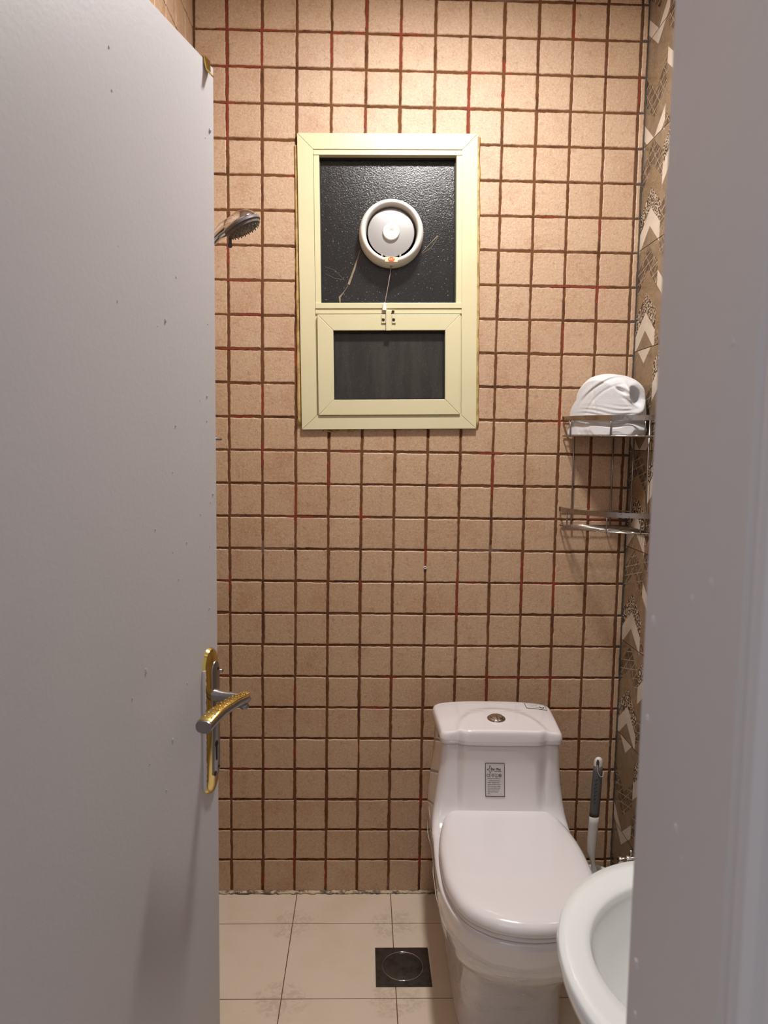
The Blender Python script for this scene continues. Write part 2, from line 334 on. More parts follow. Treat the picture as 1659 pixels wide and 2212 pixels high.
# ------------------------------------------------------------------ tiled walls
def rect_minus(r, h):
    u0, u1, v0, v1 = r; a0, a1, b0, b1 = h
    if u1 <= a0 or u0 >= a1 or v1 <= b0 or v0 >= b1: return [r]
    out = []
    if u0 < a0: out.append((u0, a0, v0, v1)); u0 = a0
    if u1 > a1: out.append((a1, u1, v0, v1)); u1 = a1
    if v0 < b0: out.append((u0, u1, v0, b0))
    if v1 > b1: out.append((u0, u1, b1, v1))
    return [q for q in out if q[1] - q[0] > 0.006 and q[3] - q[2] > 0.006]
def tile_wall(name, us, vs_, to3, hole=None, gu=0.0070, gv=0.0060, ns=20, depth=0.0035, corner_from=None):
    """us, vs_: grout line positions; to3(u, v, d) -> point, d is depth into the wall"""
    rnd = random.Random(len(us) * 31 + int(gu * 1e5)); g = G()
    ju = {}; 
    def jit(a): return rnd.gauss(0, a)
    for i in range(len(us) - 1):
        for j in range(len(vs_) - 1):
            rects = [(us[i], us[i + 1], vs_[j], vs_[j + 1])]
            if hole: rects = rect_minus(rects[0], hole)
            for u0, u1, v0, v1 in rects:
                a = u0 + gu / 2 + jit(0.0006); b = u1 - gu / 2 + jit(0.0006); c = v0 + gv / 2 + jit(0.0005); d = v1 - gv / 2 + jit(0.0005)
                if b - a < 0.004: continue
                th = jit(0.003); tilt = (jit(0.004), jit(0.004)); cu0, cv0 = (a + b) / 2, (c + d) / 2
                n1 = max(2, int(ns * (b - a) / P)); n2 = max(2, int(ns * (d - c) / P)); loop = []
                for k in range(n1): loop.append((a + (b - a) * k / n1, c, 0, -1))
                for k in range(n2): loop.append((b, c + (d - c) * k / n2, 1, 0))
                for k in range(n1): loop.append((b - (b - a) * k / n1, d, 0, 1))
                for k in range(n2): loop.append((a, d - (d - c) * k / n2, -1, 0))
                r0, r1, r2 = [], [], []; w_ = 0; N = len(loop)
                for k, (u, v, nu, nv) in enumerate(loop):
                    w_ = w_ * 0.55 + jit(0.00042); e = w_
                    uu = u + nu * e; vv = v + nv * e
                    du, dv = uu - cu0, vv - cv0
                    uu, vv = cu0 + du - dv * th, cv0 + dv + du * th
                    dz = tilt[0] * du + tilt[1] * dv
                    def ins(q):
                        L = max(1e-6, math.hypot(du, dv)); su = 1 - q / max(abs(b - a) / 2, 1e-4); sv = 1 - q / max(abs(d - c) / 2, 1e-4)
                        return cu0 + (uu - cu0) * max(su, 0.3), cv0 + (vv - cv0) * max(sv, 0.3)
                    r0.append(to3(uu, vv, depth)); q = ins(0.0006); r1.append(to3(q[0], q[1], 0.0016 + dz)); q = ins(0.0028); r2.append(to3(q[0], q[1], 0.0 + dz))
                g.loft([r0, r1, r2], False, True, 0)
    # grout bed (with the hole left open)
    U0, U1, V0, V1 = us[0] - 0.02, us[-1] + 0.02, vs_[0], vs_[-1]
    beds = rect_minus((U0, U1, V0, V1), hole) if hole else [(U0, U1, V0, V1)]
    for u0, u1, v0, v1 in beds:
        parts = [(u0, u1, 1)]
        if corner_from and u1 > corner_from > u0: parts = [(u0, corner_from, 1), (corner_from, u1, 2)]
        for a, b, mi in parts:
            q = [to3(a, v0, depth * 0.62), to3(b, v0, depth * 0.62), to3(b, v1, depth * 0.62), to3(a, v1, depth * 0.62)]
            q2 = [to3(a, v0, 0.06), to3(b, v0, 0.06), to3(b, v1, 0.06), to3(a, v1, 0.06)]
            g.add(q + q2, [(0, 1, 2, 3), (7, 6, 5, 4), (0, 4, 5, 1), (1, 5, 6, 2), (2, 6, 7, 3), (3, 7, 4, 0)], mi)
    return g
HOLE = (0.235, 0.722, 1.538, 2.332)
vrows = [0.0] + [Z0 - P * j for j in range(25, -3, -1)]
vrows = [v for v in vrows if v < ZC - 0.02] + [ZC]
ucols = [XL] + [P * i for i in range(0, 13)] + [XR]
g = tile_wall('wall_back', ucols, vrows, lambda u, v, d: (u, d, v), HOLE, corner_from=12.02 * P)
# patches of red grout smeared along the joints: ('v', column, row from, row to) or ('h', row, column from, column to)
RED = [('v', 0, -1.2, 3.2), ('v', 0, 5.9, 6.6), ('v', 1, -0.3, 1.0), ('v', 4, -1.2, -0.1), ('v', 5, -0.5, 1.0), ('v', 7, 0.9, 3.1), ('v', 4, 2.1, 2.6), ('h', 0, -0.3, 0.45), ('h', 0, 0.8, 1.5), ('h', 0, 4.7, 5.6),
       ('h', 1, -0.3, 1.0), ('h', 1, 6.9, 7.5), ('h', 2, -0.2, 0.3), ('h', 2, 6.8, 7.2), ('v', 12, 0.9, 1.8), ('h', 7, -0.1, 0.7), ('h', 7, 9.5, 11.3), ('v', 11, 6.9, 7.5), ('v', 10, 8.1, 9.0), ('h', 5, 9.1, 9.7), ('v', 11, 5.0, 5.5),
       ('h', 8, 0.3, 1.0), ('h', 9, -0.3, 0.9), ('v', 2, 8.8, 9.5), ('h', 9, 1.8, 2.1), ('v', 1, 11.7, 12.5), ('h', 12, 3.35, 3.9), ('h', 12, 7.5, 8.3), ('v', 3, 12.3, 13.1), ('v', 2, 13.0, 14.3), ('h', 14, 1.7, 2.6),
       ('v', 0, 15.7, 16.4), ('h', 16, -0.3, 0.0), ('v', 6, 14.8, 15.6), ('v', 7, 15.6, 17.2), ('v', 11, 13.3, 14.0), ('h', 14, 11.0, 12.0), ('h', 19, 4.7, 5.2), ('h', 19, 8.0, 10.4), ('v', 8, 18.8, 19.8), ('v', 10, 18.9, 19.5),
       ('v', 2, 19.2, 20.0), ('h', 20, 4.0, 4.8), ('h', 19, -0.3, 0.0), ('v', 0, 22.0, 22.8), ('h', 22, -0.1, 0.6), ('v', 2, 24.0, 25.6), ('v', 1, 25.4, 25.9), ('v', 5, 19.0, 19.4), ('v', 4, 15.9, 16.3), ('v', 9, 15.2, 16.8), ('h', 13, 2.9, 3.15), ('v', 8, 12.1, 13.3)]
rg = random.Random(21)
for kind_, line, a_, b_ in RED:
    nseg = max(4, int((b_ - a_) * 22)); L1, L2 = [], []
    wa = 0.0033
    for i in range(nseg + 1):
        t_ = a_ + (b_ - a_) * i / nseg; end = min(1.0, min(i, nseg - i) / 2.0 + 0.25)
        e1 = (wa + rg.gauss(0, 0.0006)) * end; e2 = (wa + rg.gauss(0, 0.0006)) * end
        if kind_ == 'v': L1.append((P * line - e1, 0.0008, Z0 - P * t_)); L2.append((P * line + e2, 0.0008, Z0 - P * t_))
        else: L1.append((P * t_, 0.0007, Z0 - P * line - e1 * 0.9)); L2.append((P * t_, 0.0007, Z0 - P * line + e2 * 0.9))
    g.add(L1 + L2, [(i, i + 1, nseg + 2 + i, nseg + 1 + i) for i in range(nseg)], 3)
tag(g.build('wall_back', [WALL_TILE, WALL_GROUT, CORNER_GROUT, RED_GROUT]), 'back wall of small beige stone-look square tiles with brown and red grout', 'wall', kind='structure')
lcols = [0.0] + [0.095 + P * i for i in range(16)] + [-YF]
g = tile_wall('wall_left', lcols, vrows, lambda u, v, d: (XL - d, -u, v), gu=0.003, gv=0.003, ns=4)
tag(g.build('wall_left', [WALL_TILE, WALL_GROUT]), 'left wall of beige square tiles glimpsed above the open door', 'wall', kind='structure')

# patterned right wall: chevron bands cut tile by tile
def clip(poly, f):
    out = []
    for i in range(len(poly)):
        a, b = poly[i - 1], poly[i]; fa, fb = f(a), f(b)
        if (fa >= 0) != (fb >= 0):
            t = fa / (fa - fb); out.append((a[0] + (b[0] - a[0]) * t, a[1] + (b[1] - a[1]) * t))
        if fb >= 0: out.append(b)
    return out
SL = 0.83
UP = [(0.0, 0.069, 2), (0.069, 0.134, 3), (0.134, 0.19, 4), (0.19, 0.243, 0), (0.243, 0.30, 1)]        # measured down from the lattice peak
DN = [(0.0, 0.055, 1), (0.055, 0.13, 2), (0.13, 0.197, 3), (0.197, 0.257, 1), (0.257, 0.30, 0)]
g = G(); W2 = 0.075; gap = 0.0011
orient = {0: 'v', 1: 'v', 2: '^', 3: '^', 4: '^', 5: 'v', 6: '^', 7: '^', 8: 'v', 9: 'v'}
ncol = 12
for c in range(ncol):
    ya = -(0.0 + c * 0.15); yb = ya - 0.15; ax = (ya + yb) / 2
    shift = 0.0 if c % 2 == 0 else 0.15
    for k in range(-1, 11):
        tz0 = -0.05 + 0.2995 * k; tz1 = tz0 + 0.2995
        o_ = orient.get(k if c % 2 == 0 else (k * 3 + 1) % 10, '^')
        for hs in (0, 1):
            y0, y1 = (ax, ya) if hs == 0 else (yb, ax)
            cell = [(y0, max(0, tz0 + gap)), (y1, max(0, tz0 + gap)), (y1, min(ZC, tz1 - gap)), (y0, min(ZC, tz1 - gap))]
            if cell[0][1] >= cell[2][1]: continue
            cell = [(max(min(p[0], 0), YF), p[1]) for p in cell]
            if o_ == '^':
                key = lambda p: (tz1 - 0.003) - (p[1] + SL * abs(p[0] - ax)) + shift
                bands = [(a + 0.2995 * r_, b + 0.2995 * r_, m_) for r_ in (-1, 0, 1, 2) for a, b, m_ in UP]
            else:
                key = lambda p: (p[1] - SL * abs(p[0] - ax)) - tz0 - shift
                bands = [(a + 0.30 * r_, b + 0.30 * r_, m_) for r_ in (-2, -1, 0, 1) for a, b, m_ in DN]
            for a, b, mi in bands:
                q = clip(cell, lambda p: key(p) - a); 
                if len(q) > 2: q = clip(q, lambda p: b - key(p))
                if len(q) > 2:
                    ar = sum(q[i - 1][0] * q[i][1] - q[i][0] * q[i - 1][1] for i in range(len(q)))
                    if abs(ar) > 2e-7: g.add([(XR, p[0], p[1]) for p in q], [tuple(range(len(q)))], mi)
g.box((XR + 0.0008, 0.06, 0), (XR + 0.06, YF, ZC), 5)
tag(g.build('wall_right', [PW, PT, PG, PS, PF, PSEAM]), 'right wall of brown and white chevron patterned tiles', 'wall', kind='structure')

# floor
g = G(); gp = 0.0013
xs_ = [0.2123 + 0.303 * i for i in range(-3, 5)]; ys_ = [-0.154 - 0.303 * i for i in range(-1, 8)]
xs_ = [XL - 0.06] + [x for x in xs_ if XL < x < XR] + [XR + 0.06]; ys_ = [0.06] + [y for y in ys_ if YO < y < 0] + [YO]
DR = (0.462, 0.6145, -0.417, -0.264)
for i in range(len(xs_) - 1):
    for j in range(len(ys_) - 1):
        for u0, u1, v0, v1 in rect_minus((xs_[i] + gp, xs_[i + 1] - gp, ys_[j + 1] + gp, ys_[j] - gp), (DR[0], DR[1], DR[2], DR[3])):
            g.box((u0, v0, -0.012), (u1, v1, 0.0), 0)
g.box((XL - 0.06, 0.06, -0.05), (XR + 0.06, YO, -0.0012), 1)
tag(g.build('floor', [FLOOR_TILE, FLOOR_GROUT]), 'cream floor of large square tiles with thin brown joints', 'floor', kind='structure')
g = G(); g.box((XL - 0.06, 0.06, ZC), (XR + 0.06, YO, ZC + 0.05))
tag(g.build('ceiling', CEIL), 'plain white ceiling over the bathroom', 'ceiling', kind='structure')
# hall side: front wall around the doorway and the hall floor
DX0, DX1, DZ = -0.055, 0.665, 2.085
g = G(); g.box((DX1, YF, 0), (1.9, YO, ZC)); g.box((DX0, YF, DZ), (DX1, YO, ZC)); g.box((-0.9, YF, 0), (DX0, YO, ZC))
tag(g.build('wall_front', PLASTER), 'plastered wall around the bathroom doorway', 'wall', kind='structure')
g = G(); g.box((-0.9, YO, -0.05), (1.9, -3.6, 0.0))
tag(g.build('hall_floor', FLOOR_TILE), 'cream floor of the hall outside the doorway', 'floor', kind='structure')
# sealant bead along the foot of the back wall
g = G(); rnd = random.Random(3); rings = []
n = 150
for i in range(n + 1):
    x = XL + (XR - XL) * i / n; h = 0.006 + 0.004 * rnd.random(); d = 0.006 + 0.005 * rnd.random()
    rings.append([(x, 0.003, 0.0), (x, -d, 0.0), (x, -d * 0.75, h * 0.6), (x, -0.001, h), (x, 0.003, h)])
g.loft(rings)
tag(g.build('trim_1', SEALANT, smooth=True), 'mouldy sealant bead between the back wall and floor', 'trim', kind='structure')

# ------------------------------------------------------------------ door and frame
th_d = R(15.4)
door = thing('door_1', 'open pale grey painted door at the left of the doorway', 'door', (0.166, -1.022, 0), (0, 0, R(-105.4)), kind='structure')
g = G(); g.box((0, -0.04, 0.012), (0.70, 0, 2.05))
rnd = random.Random(11)
def drip(s, z, r=0.0016, l=1.0): g.sphere((s, 0.0002, z), r, 8, sc=(1, 0.8, l))
for s_, z_, r_, l_ in ((0.013, 1.95, .0030, 1.3), (0.03, 1.53, .0018, 1.2), (0.031, 1.49, .0014, 1), (0.155, 1.63, .0022, 1.6), (0.13, 1.48, .0016, 1), (0.19, 1.33, .0014, 1),
                       (0.10, 1.30, .0014, 1), (0.055, 1.34, .0012, 1), (0.22, 1.13, .0018, 3), (0.15, 1.00, .0016, 2.5), (0.17, 0.93, .0014, 1.6), (0.028, 1.18, .0016, 1), (0.012, 1.37, .002, 1.2)):
    drip(s_, z_, r_, l_)
for _ in range(26): drip(rnd.uniform(0.0, 0.28), rnd.uniform(0.35, 1.95), rnd.uniform(0.0006, 0.0012), rnd.uniform(1, 3))
leaf = g.build('door_leaf', DOOR_P, door, bevel=0.002)
# lock plate
lp = bpy.data.objects.new('lock_plate', None)
def stadium(x0, x1, z0, z1, n=14):
    r = (x1 - x0) / 2; cx = (x0 + x1) / 2; out = []
    for i in range(n + 1): a = math.pi * i / n; out.append((cx + r * math.cos(a), z1 - r * 1.25 + r * 1.25 * math.sin(a)))
    for i in range(n + 1): a = math.pi + math.pi * i / n; out.append((cx + r * math.cos(a), z0 + r * 1.25 + r * 1.25 * math.sin(a)))
    return out
def plate(g, x0, x1, z0, z1, y, h, bev, mi=0):
    a = stadium(x0, x1, z0, z1); b = stadium(x0 + bev * .35, x1 - bev * .35, z0 + bev * .35, z1 - bev * .35); c = stadium(x0 + bev, x1 - bev, z0 + bev, z1 - bev)
    g.loft([[(p[0], y, p[1]) for p in a], [(p[0], y + h * 0.75, p[1]) for p in b], [(p[0], y + h, p[1]) for p in c]], False, True, mi)
g = G(); plate(g, 0.0035, 0.055, 0.858, 1.113, -0.0005, 0.007, 0.008)
lock = g.build('lock_plate', BRASS, door, angle=40); lock['label'] = 'worn brass lock plate'
g = G(); plate(g, 0.0065, 0.034, 0.885, 1.088, 0.0058, 0.0025, 0.002)
inner = g.build('inner_plate', STEEL, lock, angle=40)
g = G(); g.lathe([(0.0055, 0.0083), (0.0055, 0.0087)], (0.0215, 0, 0.944), 'y', 20); g.prism([(0.0186, 0.944), (0.0244, 0.944), (0.0240, 0.915), (0.0190, 0.915)], 0.0083, 0.0087)
g.lathe([(0.0026, 0.0083), (0.0026, 0.0087)], (0.013, 0, 0.900), 'y', 12); g.lathe([(0.0026, 0.0083), (0.0026, 0.0087)], (0.0135, 0, 1.073), 'y', 12)
g.build('keyhole', BLACK, lock)
g = G(); g.lathe([(0.0042, 0.0075), (0.0042, 0.0093), (0.0030, 0.0102)], (0.0265, 0, 0.893), 'y', 16); g.build('screw', SCREW, lock)
g = G(); rings = []; wv = 0.002
for i in range(121):
    z = 0.875 + 0.205 * i / 120; wv = max(0.0004, min(0.0045, wv * 0.82 + rnd.gauss(0.0004, 0.0006))); x1 = 0.0562; x0 = 0.0525 - wv * 0.5
    rings.append([(x1, -0.0003, z), (x1 - 0.001, 0.0030, z), (x0 + 0.0015, 0.0052 + wv * 0.3, z), (x0, 0.0050, z), (x0 + 0.0004, 0.0030, z), (x0 + 0.002, -0.0003, z)])
g.loft(rings)
g.build('paint_splash', SPLASH, lock, smooth=True)
# lever handle
hd = G(); zz0 = 1.030
hd.lathe([(0.0115, 0.006), (0.0105, 0.014), (0.0085, 0.022), (0.0085, 0.058)], (0.026, 0, zz0), 'y', 24)
handle = hd.build('door_handle', STEEL, door, angle=40)
path = catmull([(0.012, 0.060, zz0 - 0.004, ), (0.030, 0.064, zz0 + 0.001), (0.070, 0.063, zz0 + 0.007), (0.115, 0.058, zz0 + 0.006), (0.150, 0.052, zz0 - 0.004)], 8)
def lever(wid, hgt, dz, seg=20, half=None):
    rings = []
    for i, p in enumerate(path):
        t = i / (len(path) - 1); wq = wid * (0.62 + 0.5 * t); hq = hgt * (0.8 + 0.25 * t); ring = []
        for k in range(seg):
            a = 2 * math.pi * k / seg; cc, ss = math.cos(a), math.sin(a)
            ring.append((p.x, p.y + wq * math.copysign(abs(cc) ** 0.75, cc), p.z + dz + hq * math.copysign(abs(ss) ** 0.8, ss)))
        rings.append(ring)
    return rings
g = G(); g.loft(lever(0.0118, 0.0092, 0)); g.sphere((0.018, 0.058, zz0 - 0.016), 0.0085, 12, sc=(1, 1, 0.8)); g.build('lever', STEEL, handle, angle=45)
g = G(); g.loft(lever(0.0110, 0.0040, 0.0060)[:-1])
for i in range(3, len(path) - 3, 2):
    p = path[i]; t = i / (len(path) - 1)
    for q in (-0.45, 0.15, 0.6):
        g.sphere((p.x + 0.002 * q, p.y + 0.0115 * q * (0.62 + .5 * t), p.z + 0.0098 + 0.0006 * t), 0.0015, 10, sc=(1, 1, 0.45))
g.build('gilt_top', BRASS, handle, angle=45)['label'] = 'gilt dimpled upper face of the lever'
# brass hook hung over the top of the door
g = G(); wq = 0.020
prof = [(-0.041, 2.030), (-0.0425, 2.0515), (0.0005, 2.0525), (0.0018, 2.042), (0.0030, 2.034), (0.0085, 2.027), (0.0100, 2.026), (0.0110, 2.0275), (0.0095, 2.0290), (0.0042, 2.036), (0.0032, 2.043), (0.0018, 2.0545), (-0.044, 2.0535), (-0.0425, 2.030)]
# over-door strip with a tapering tongue
a_ = []; b_ = []
for y, z in prof:
    taper = 0.35 if y > 0.008 else (0.7 if y > 0.0025 else 1.0)
    a_.append((0.023 - wq / 2 * taper, y, z)); b_.append((0.023 + wq / 2 * taper, y, z))
g.loft([a_, b_], True, True)
hk = g.build('over_door_hook', BRASS); hk.location = (0.166, -1.022, 0); hk.rotation_euler = (0, 0, R(-105.4))
tag(hk, 'small brass hook clipped over the top corner of the door', 'hook')

# door frame (both jambs and the head share one moulded profile)
PR = [(0.645, -1.69), (0.645, -1.716), (0.632, -1.717), (0.630, -1.720), (0.630, -1.858), (0.6315, -1.862), (0.6345, -1.864), (0.6365, -1.869), (0.6350, -1.8745), (0.6290, -1.877),
      (0.6235, -1.881), (0.6210, -1.887), (0.6225, -1.893), (0.628, -1.8965), (0.634, -1.897), (0.636, -1.900), (0.640, -1.903), (0.646, -1.908), (0.655, -1.915), (0.70, -1.918), (0.72, -1.912), (0.722, -1.899), (0.666, -1.899), (0.666, -1.69)]
g = G(); g.prism(PR, 0.0, 2.12, ax='z')
for z_, y_, r_ in ((1.33, -1.735, .0035), (1.255, -1.733, .003), (1.06, -1.735, .004), (1.02, -1.738, .003), (1.20, -1.79, .003), (1.185, -1.80, .0022), (1.36, -1.795, .0026), (1.52, -1.83, .0022), (1.375, -1.82, .0028)):
    g.sphere((0.6302, y_, z_), r_, 8, sc=(0.45, 1, 1.5))
mir = [(DX0 + DX1 - p[0], p[1]) for p in PR]
g.prism(mir, 0.0, 2.12, ax='z')
hd_ = [(p[1], p[0]) for p in PR]
g2 = G(); n = len(PR)
xs2 = (-0.02, 0.63)
hv = [[(x, p[1], 2.05 + (p[0] - 0.63)) for p in PR] for x in xs2]; g.loft(hv, True, True)
tag(g.build('trim_2', FRAME_P, bevel=0.0), 'pale grey painted door frame with a moulded edge', 'door frame', kind='structure')

# ------------------------------------------------------------------ window
win = thing('window_1', 'cream aluminium window of two dark panes in the back wall', 'window', (0.480, 0, 1.934), (0, R(-1.15), 0), kind='structure')
def mitre(g, x0, x1, z0, z1, wl, wt, wr, wb, y0, y1, gp=0.0004, mi=0):
    """four mitred bars"""
    g.prism([(x0 + gp, z1), (x1 - gp, z1), (x1 - wr - gp, z1 - wt), (x0 + wl + gp, z1 - wt)], y0, y1, mi)
    g.prism([(x0 + gp, z0), (x1 - gp, z0), (x1 - wr - gp, z0 + wb), (x0 + wl + gp, z0 + wb)], y0, y1, mi)
    g.prism([(x0, z0 + gp), (x0, z1 - gp), (x0 + wl, z1 - wt - gp), (x0 + wl, z0 + wb + gp)], y0, y1, mi)
    g.prism([(x1, z0 + gp), (x1, z1 - gp), (x1 - wr, z1 - wt - gp), (x1 - wr, z0 + wb + gp)], y0, y1, mi)
g = G(); mitre(g, -0.266, 0.266, -0.433, 0.431, 0.046, 0.045, 0.046, 0.042, -0.013, -0.001)
mitre(g, -0.266, 0.266, -0.433, 0.431, 0.006, 0.006, 0.006, 0.006, -0.0128, 0.012)
mitre(g, -0.262, 0.262, -0.429, 0.427, 0.05, 0.05, 0.05, 0.05, -0.006, 0.05, 0)
g.build('frame', CREAM, win, bevel=0.0008)
g = G(); g.prism([(-0.2205, 0.3885), (0.2205, 0.3885), (0.2205, 0.371), (-0.219, 0.371)], -0.010, 0.03); g.prism([(-0.219, 0.370), (-0.2025, 0.370), (-0.2025, -0.057), (-0.219, -0.057)], -0.009, 0.03)
g.prism([(0.2205, 0.370), (0.2037, 0.370), (0.2037, -0.057), (0.2205, -0.057)], -0.009, 0.03)
g.build('glazing_bead', CREAM, win, bevel=0.0008)
g = G(); g.prism([(-0.2195, -0.0565), (0.2205, -0.0565), (0.2205, -0.073), (-0.2195, -0.073)], -0.014, 0.03); g.prism([(-0.2195, -0.0735), (0.2205, -0.0735), (0.2205, -0.088), (-0.2195, -0.088)], -0.011, 0.03)
g.build('transom', CREAM, win, bevel=0.001)
g = G(); mitre(g, -0.214, 0.2155, -0.390, -0.091, 0.0475, 0.047, 0.0455, 0.046, -0.0185, 0.006); mitre(g, -0.2135, 0.215, -0.3895, -0.0915, 0.044, 0.044, 0.044, 0.044, -0.018, 0.02, 0)
sash = g.build('sash', CREAM, win, bevel=0.0012)
g = G(); g.box((-0.17, 0.004, -0.348), (0.174, 0.010, -0.136)); g.build('pane', GLASS2, sash)
g = G(); mitre(g, -0.1672, 0.1705, -0.3445, -0.1375, 0.004, 0.006, 0.004, 0.003, -0.008, 0.009, 0); g.build('gasket', RUBBER, sash)
g = G(); g.box((-0.206, 0.022, -0.06), (0.208, 0.028, 0.372)); pane = g.build('pane', GLASS, win)
g = G(); mitre(g, -0.206, 0.2065, -0.058, 0.374, 0.006, 0.008, 0.006, 0.003, 0.012, 0.0235, 0); g.build('gasket', RUBBER, win)
# latch on the sash
g = G(); g.box((-0.0085, -0.027, -0.140), (0.0065, -0.0185, -0.082)); g.box((-0.022, -0.0225, -0.118), (-0.009, -0.0185, -0.092)); g.box((0.0095, -0.0225, -0.118), (0.021, -0.0185, -0.092)); g.box((-0.01, -0.019, -0.088), (0.017, -0.010, -0.080))
latch = g.build('latch', CREAM, win, bevel=0.001)
for x_, z_, y_ in ((-0.0165, -0.107, -0.0225), (0.0145, -0.107, -0.0225), (0.013, -0.083, -0.019)):
    g = G(); g.lathe([(0.0044, y_), (0.0044, y_ - 0.0018), (0.0025, y_ - 0.0026), (0.0010, y_ - 0.0012)], (x_, 0, z_), 'y', 16); g.build('screw', SCREW, latch)
# tape residue on the upper pane (strip outlines lying on the glass)
def strip(g, pts, wd, y):
    n = len(pts); vs = []
    for i, p in enumerate(pts):
        p = Vector(p); t = (Vector(pts[min(i + 1, n - 1)]) - Vector(pts[max(i - 1, 0)])).normalized(); nn = Vector((-t.y, t.x)); wi = wd[i] if isinstance(wd, list) else wd
        vs += [(p.x + nn.x * wi, y, p.y + nn.y * wi), (p.x - nn.x * wi, y, p.y - nn.y * wi)]
    g.add(vs, [(2 * i, 2 * i + 1, 2 * i + 3, 2 * i + 2) for i in range(n - 1)])
def wpx(x, y): return ((x - 713) * 0.000421, (1096 - y) * 0.000421)
g = G(); strip(g, [wpx(*p) for p in ((512, 845), (495, 900), (470, 975), (428, 1085))], [0.0009, 0.0020, 0.0026, 0.0034], 0.0215)
strip(g, [wpx(*p) for p in ((425, 1090), (395, 1135), (362, 1175), (366, 1225))], [0.0006, 0.0008, 0.0030, 0.0012], 0.0215)
strip(g, [wpx(*p) for p in ((955, 862), (1010, 805), (1072, 742))], [0.0004, 0.0005, 0.0012], 0.0215); strip(g, [wpx(*p) for p in ((960, 868), (1025, 825), (1075, 748))], 0.0004, 0.0214)
for pp in (((258, 960), (330, 985), (400, 1055)), ((262, 1010), (330, 1042), (395, 1050)), ((285, 1215), (380, 1222), (470, 1228)), ((520, 560), (575, 500), (640, 460)), ((930, 480), (965, 525), (985, 600))):
    strip(g, [wpx(*p) for p in pp], 0.00022, 0.0214)
g.build('tape_residue', TAPE, pane)
g = G()
for (a, b, c, d) in ((-0.281, -0.266, -0.42, 0.40), (0.266, 0.2755, -0.43, 0.425)):
    k = 40; rings = []
    for i in range(k + 1):
        z = c + (d - c) * i / k; e = 0.0012 * math.sin(i * 1.3) + 0.0008 * random.random()
        if a < 0: rings.append([(a + 0.005 * i / k + e, 0.0005, z), (a + 0.003 + 0.004 * i / k, -0.005, z), (b, -0.006, z), (b, 0.0005, z)])
        else: rings.append([(a, 0.0005, z), (a, -0.006, z), (b - 0.003 + e, -0.004, z), (b + e, 0.0005, z)])
    g.loft(rings)
for i in range(26):
    x = -0.20 + 0.10 * (i / 26) + 0.004 * random.random(); g.sphere((x, -0.001, -0.434 - 0.006 * random.random()), 0.004 + 0.003 * random.random(), 6, sc=(1.3, 0.25, 0.7))
g.build('putty_seam', PUTTY, win, smooth=True)
# night outside the window: an added black box stands in for it behind the panes
g = G(); g.box((0.18, 0.061, 1.46), (0.78, 0.09, 2.41)); tag(g.build('window_night_box', BLACK), 'added black box standing in for the night behind the window panes', 'shaft', kind='structure')

# ------------------------------------------------------------------ exhaust fan on the glass
fan = thing('exhaust_fan', 'round white exhaust fan mounted on the upper window pane', 'fan', (0.4865, 0.0215, 2.081), (0, 0, 0))
g = G(); g.lathe([(0.094, 0.0), (0.0965, -0.006), (0.0965, -0.022), (0.0945, -0.045), (0.0900, -0.056), (0.0855, -0.060), (0.0810, -0.0590), (0.0775, -0.052), (0.0750, -0.030), (0.0740, 0.0)], (0, 0, 0), 'y', 72, cap0=False, cap1=False)
g.sphere((0, -0.030, 0.0955), 0.006, 10, sc=(2, 1.3, .4))
g.build('housing_ring', WPLASTIC, fan, smooth=True)
g = G(); g.lathe([(0.0728, -0.006), (0.001, -0.006)], (0, 0, 0), 'y', 48); g.build('duct', BLACK, fan)
g = G(); g.lathe([(0.0690, -0.034), (0.0697, -0.0365), (0.0680, -0.0385), (0.045, -0.0405), (0.023, -0.0410)], (-0.001, 0, 0.0005), 'y', 64)
cov = g.build('cover_disc', FCOVER, fan, angle=40)
g = G(); g.lathe([(0.0250, -0.037), (0.0250, -0.0475), (0.0240, -0.0500), (0.0215, -0.0508), (0.0045, -0.0512), (0.0035, -0.0502), (0.0015, -0.0500)], (-0.001, 0, 0.001), 'y', 40); g.build('hub', WPLASTIC, cov, angle=50)
for sgn in (-1, 1):
    g = G(); g.box((sgn * 0.027 - 0.003, -0.042, -0.069), (sgn * 0.027 + 0.003, -0.035, -0.062)); g.xf(Matrix.Rotation(0, 4, 'Y')); g.build('clip', CORD, fan, bevel=0.0015)
g = G(); g.box((-0.019, -0.0625, -0.0905), (0.019, -0.056, -0.0755)); bdg = g.build('badge', BPALE, fan, bevel=0.0012)
g = G(); g.lathe([(0.0068, -0.0625), (0.0068, -0.0635)], (0, 0, 0), 'y', 32); g.v = [(v[0] * 1.45, v[1], v[2] - 0.083) for v in g.v]; g.build('emblem', BORANGE, bdg)
vs, fs = text_geo('FAT', 0.0085, align='CENTER', shear=0.2, off=0.0002); g = G(); g.add([(v[0], -0.0640, v[1] - 0.0858) for v in vs], fs); g.build('lettering', BLET, bdg)
g = G(); g.tube([(0.0005, -0.034, -0.0955), (-0.001, -0.036, -0.112), (-0.007, -0.037, -0.150), (-0.0140, -0.0375, -0.190), (-0.0170, -0.038, -0.2085)], 0.0011, 8); g.lathe([(0.003, -0.0945), (0.004, -0.0985)], (0.0005, -0.034, 0), 'z', 12)
crd = g.build('pull_cord', CORD, fan, smooth=True)
g = G(); g.lathe([(0.0028, -0.2045), (0.0052, -0.2075), (0.0060, -0.212), (0.0066, -0.226), (0.0072, -0.2275)], (-0.0178, -0.0405, 0), 'z', 20); g.build('cord_pull', WPLASTIC, crd, smooth=True)

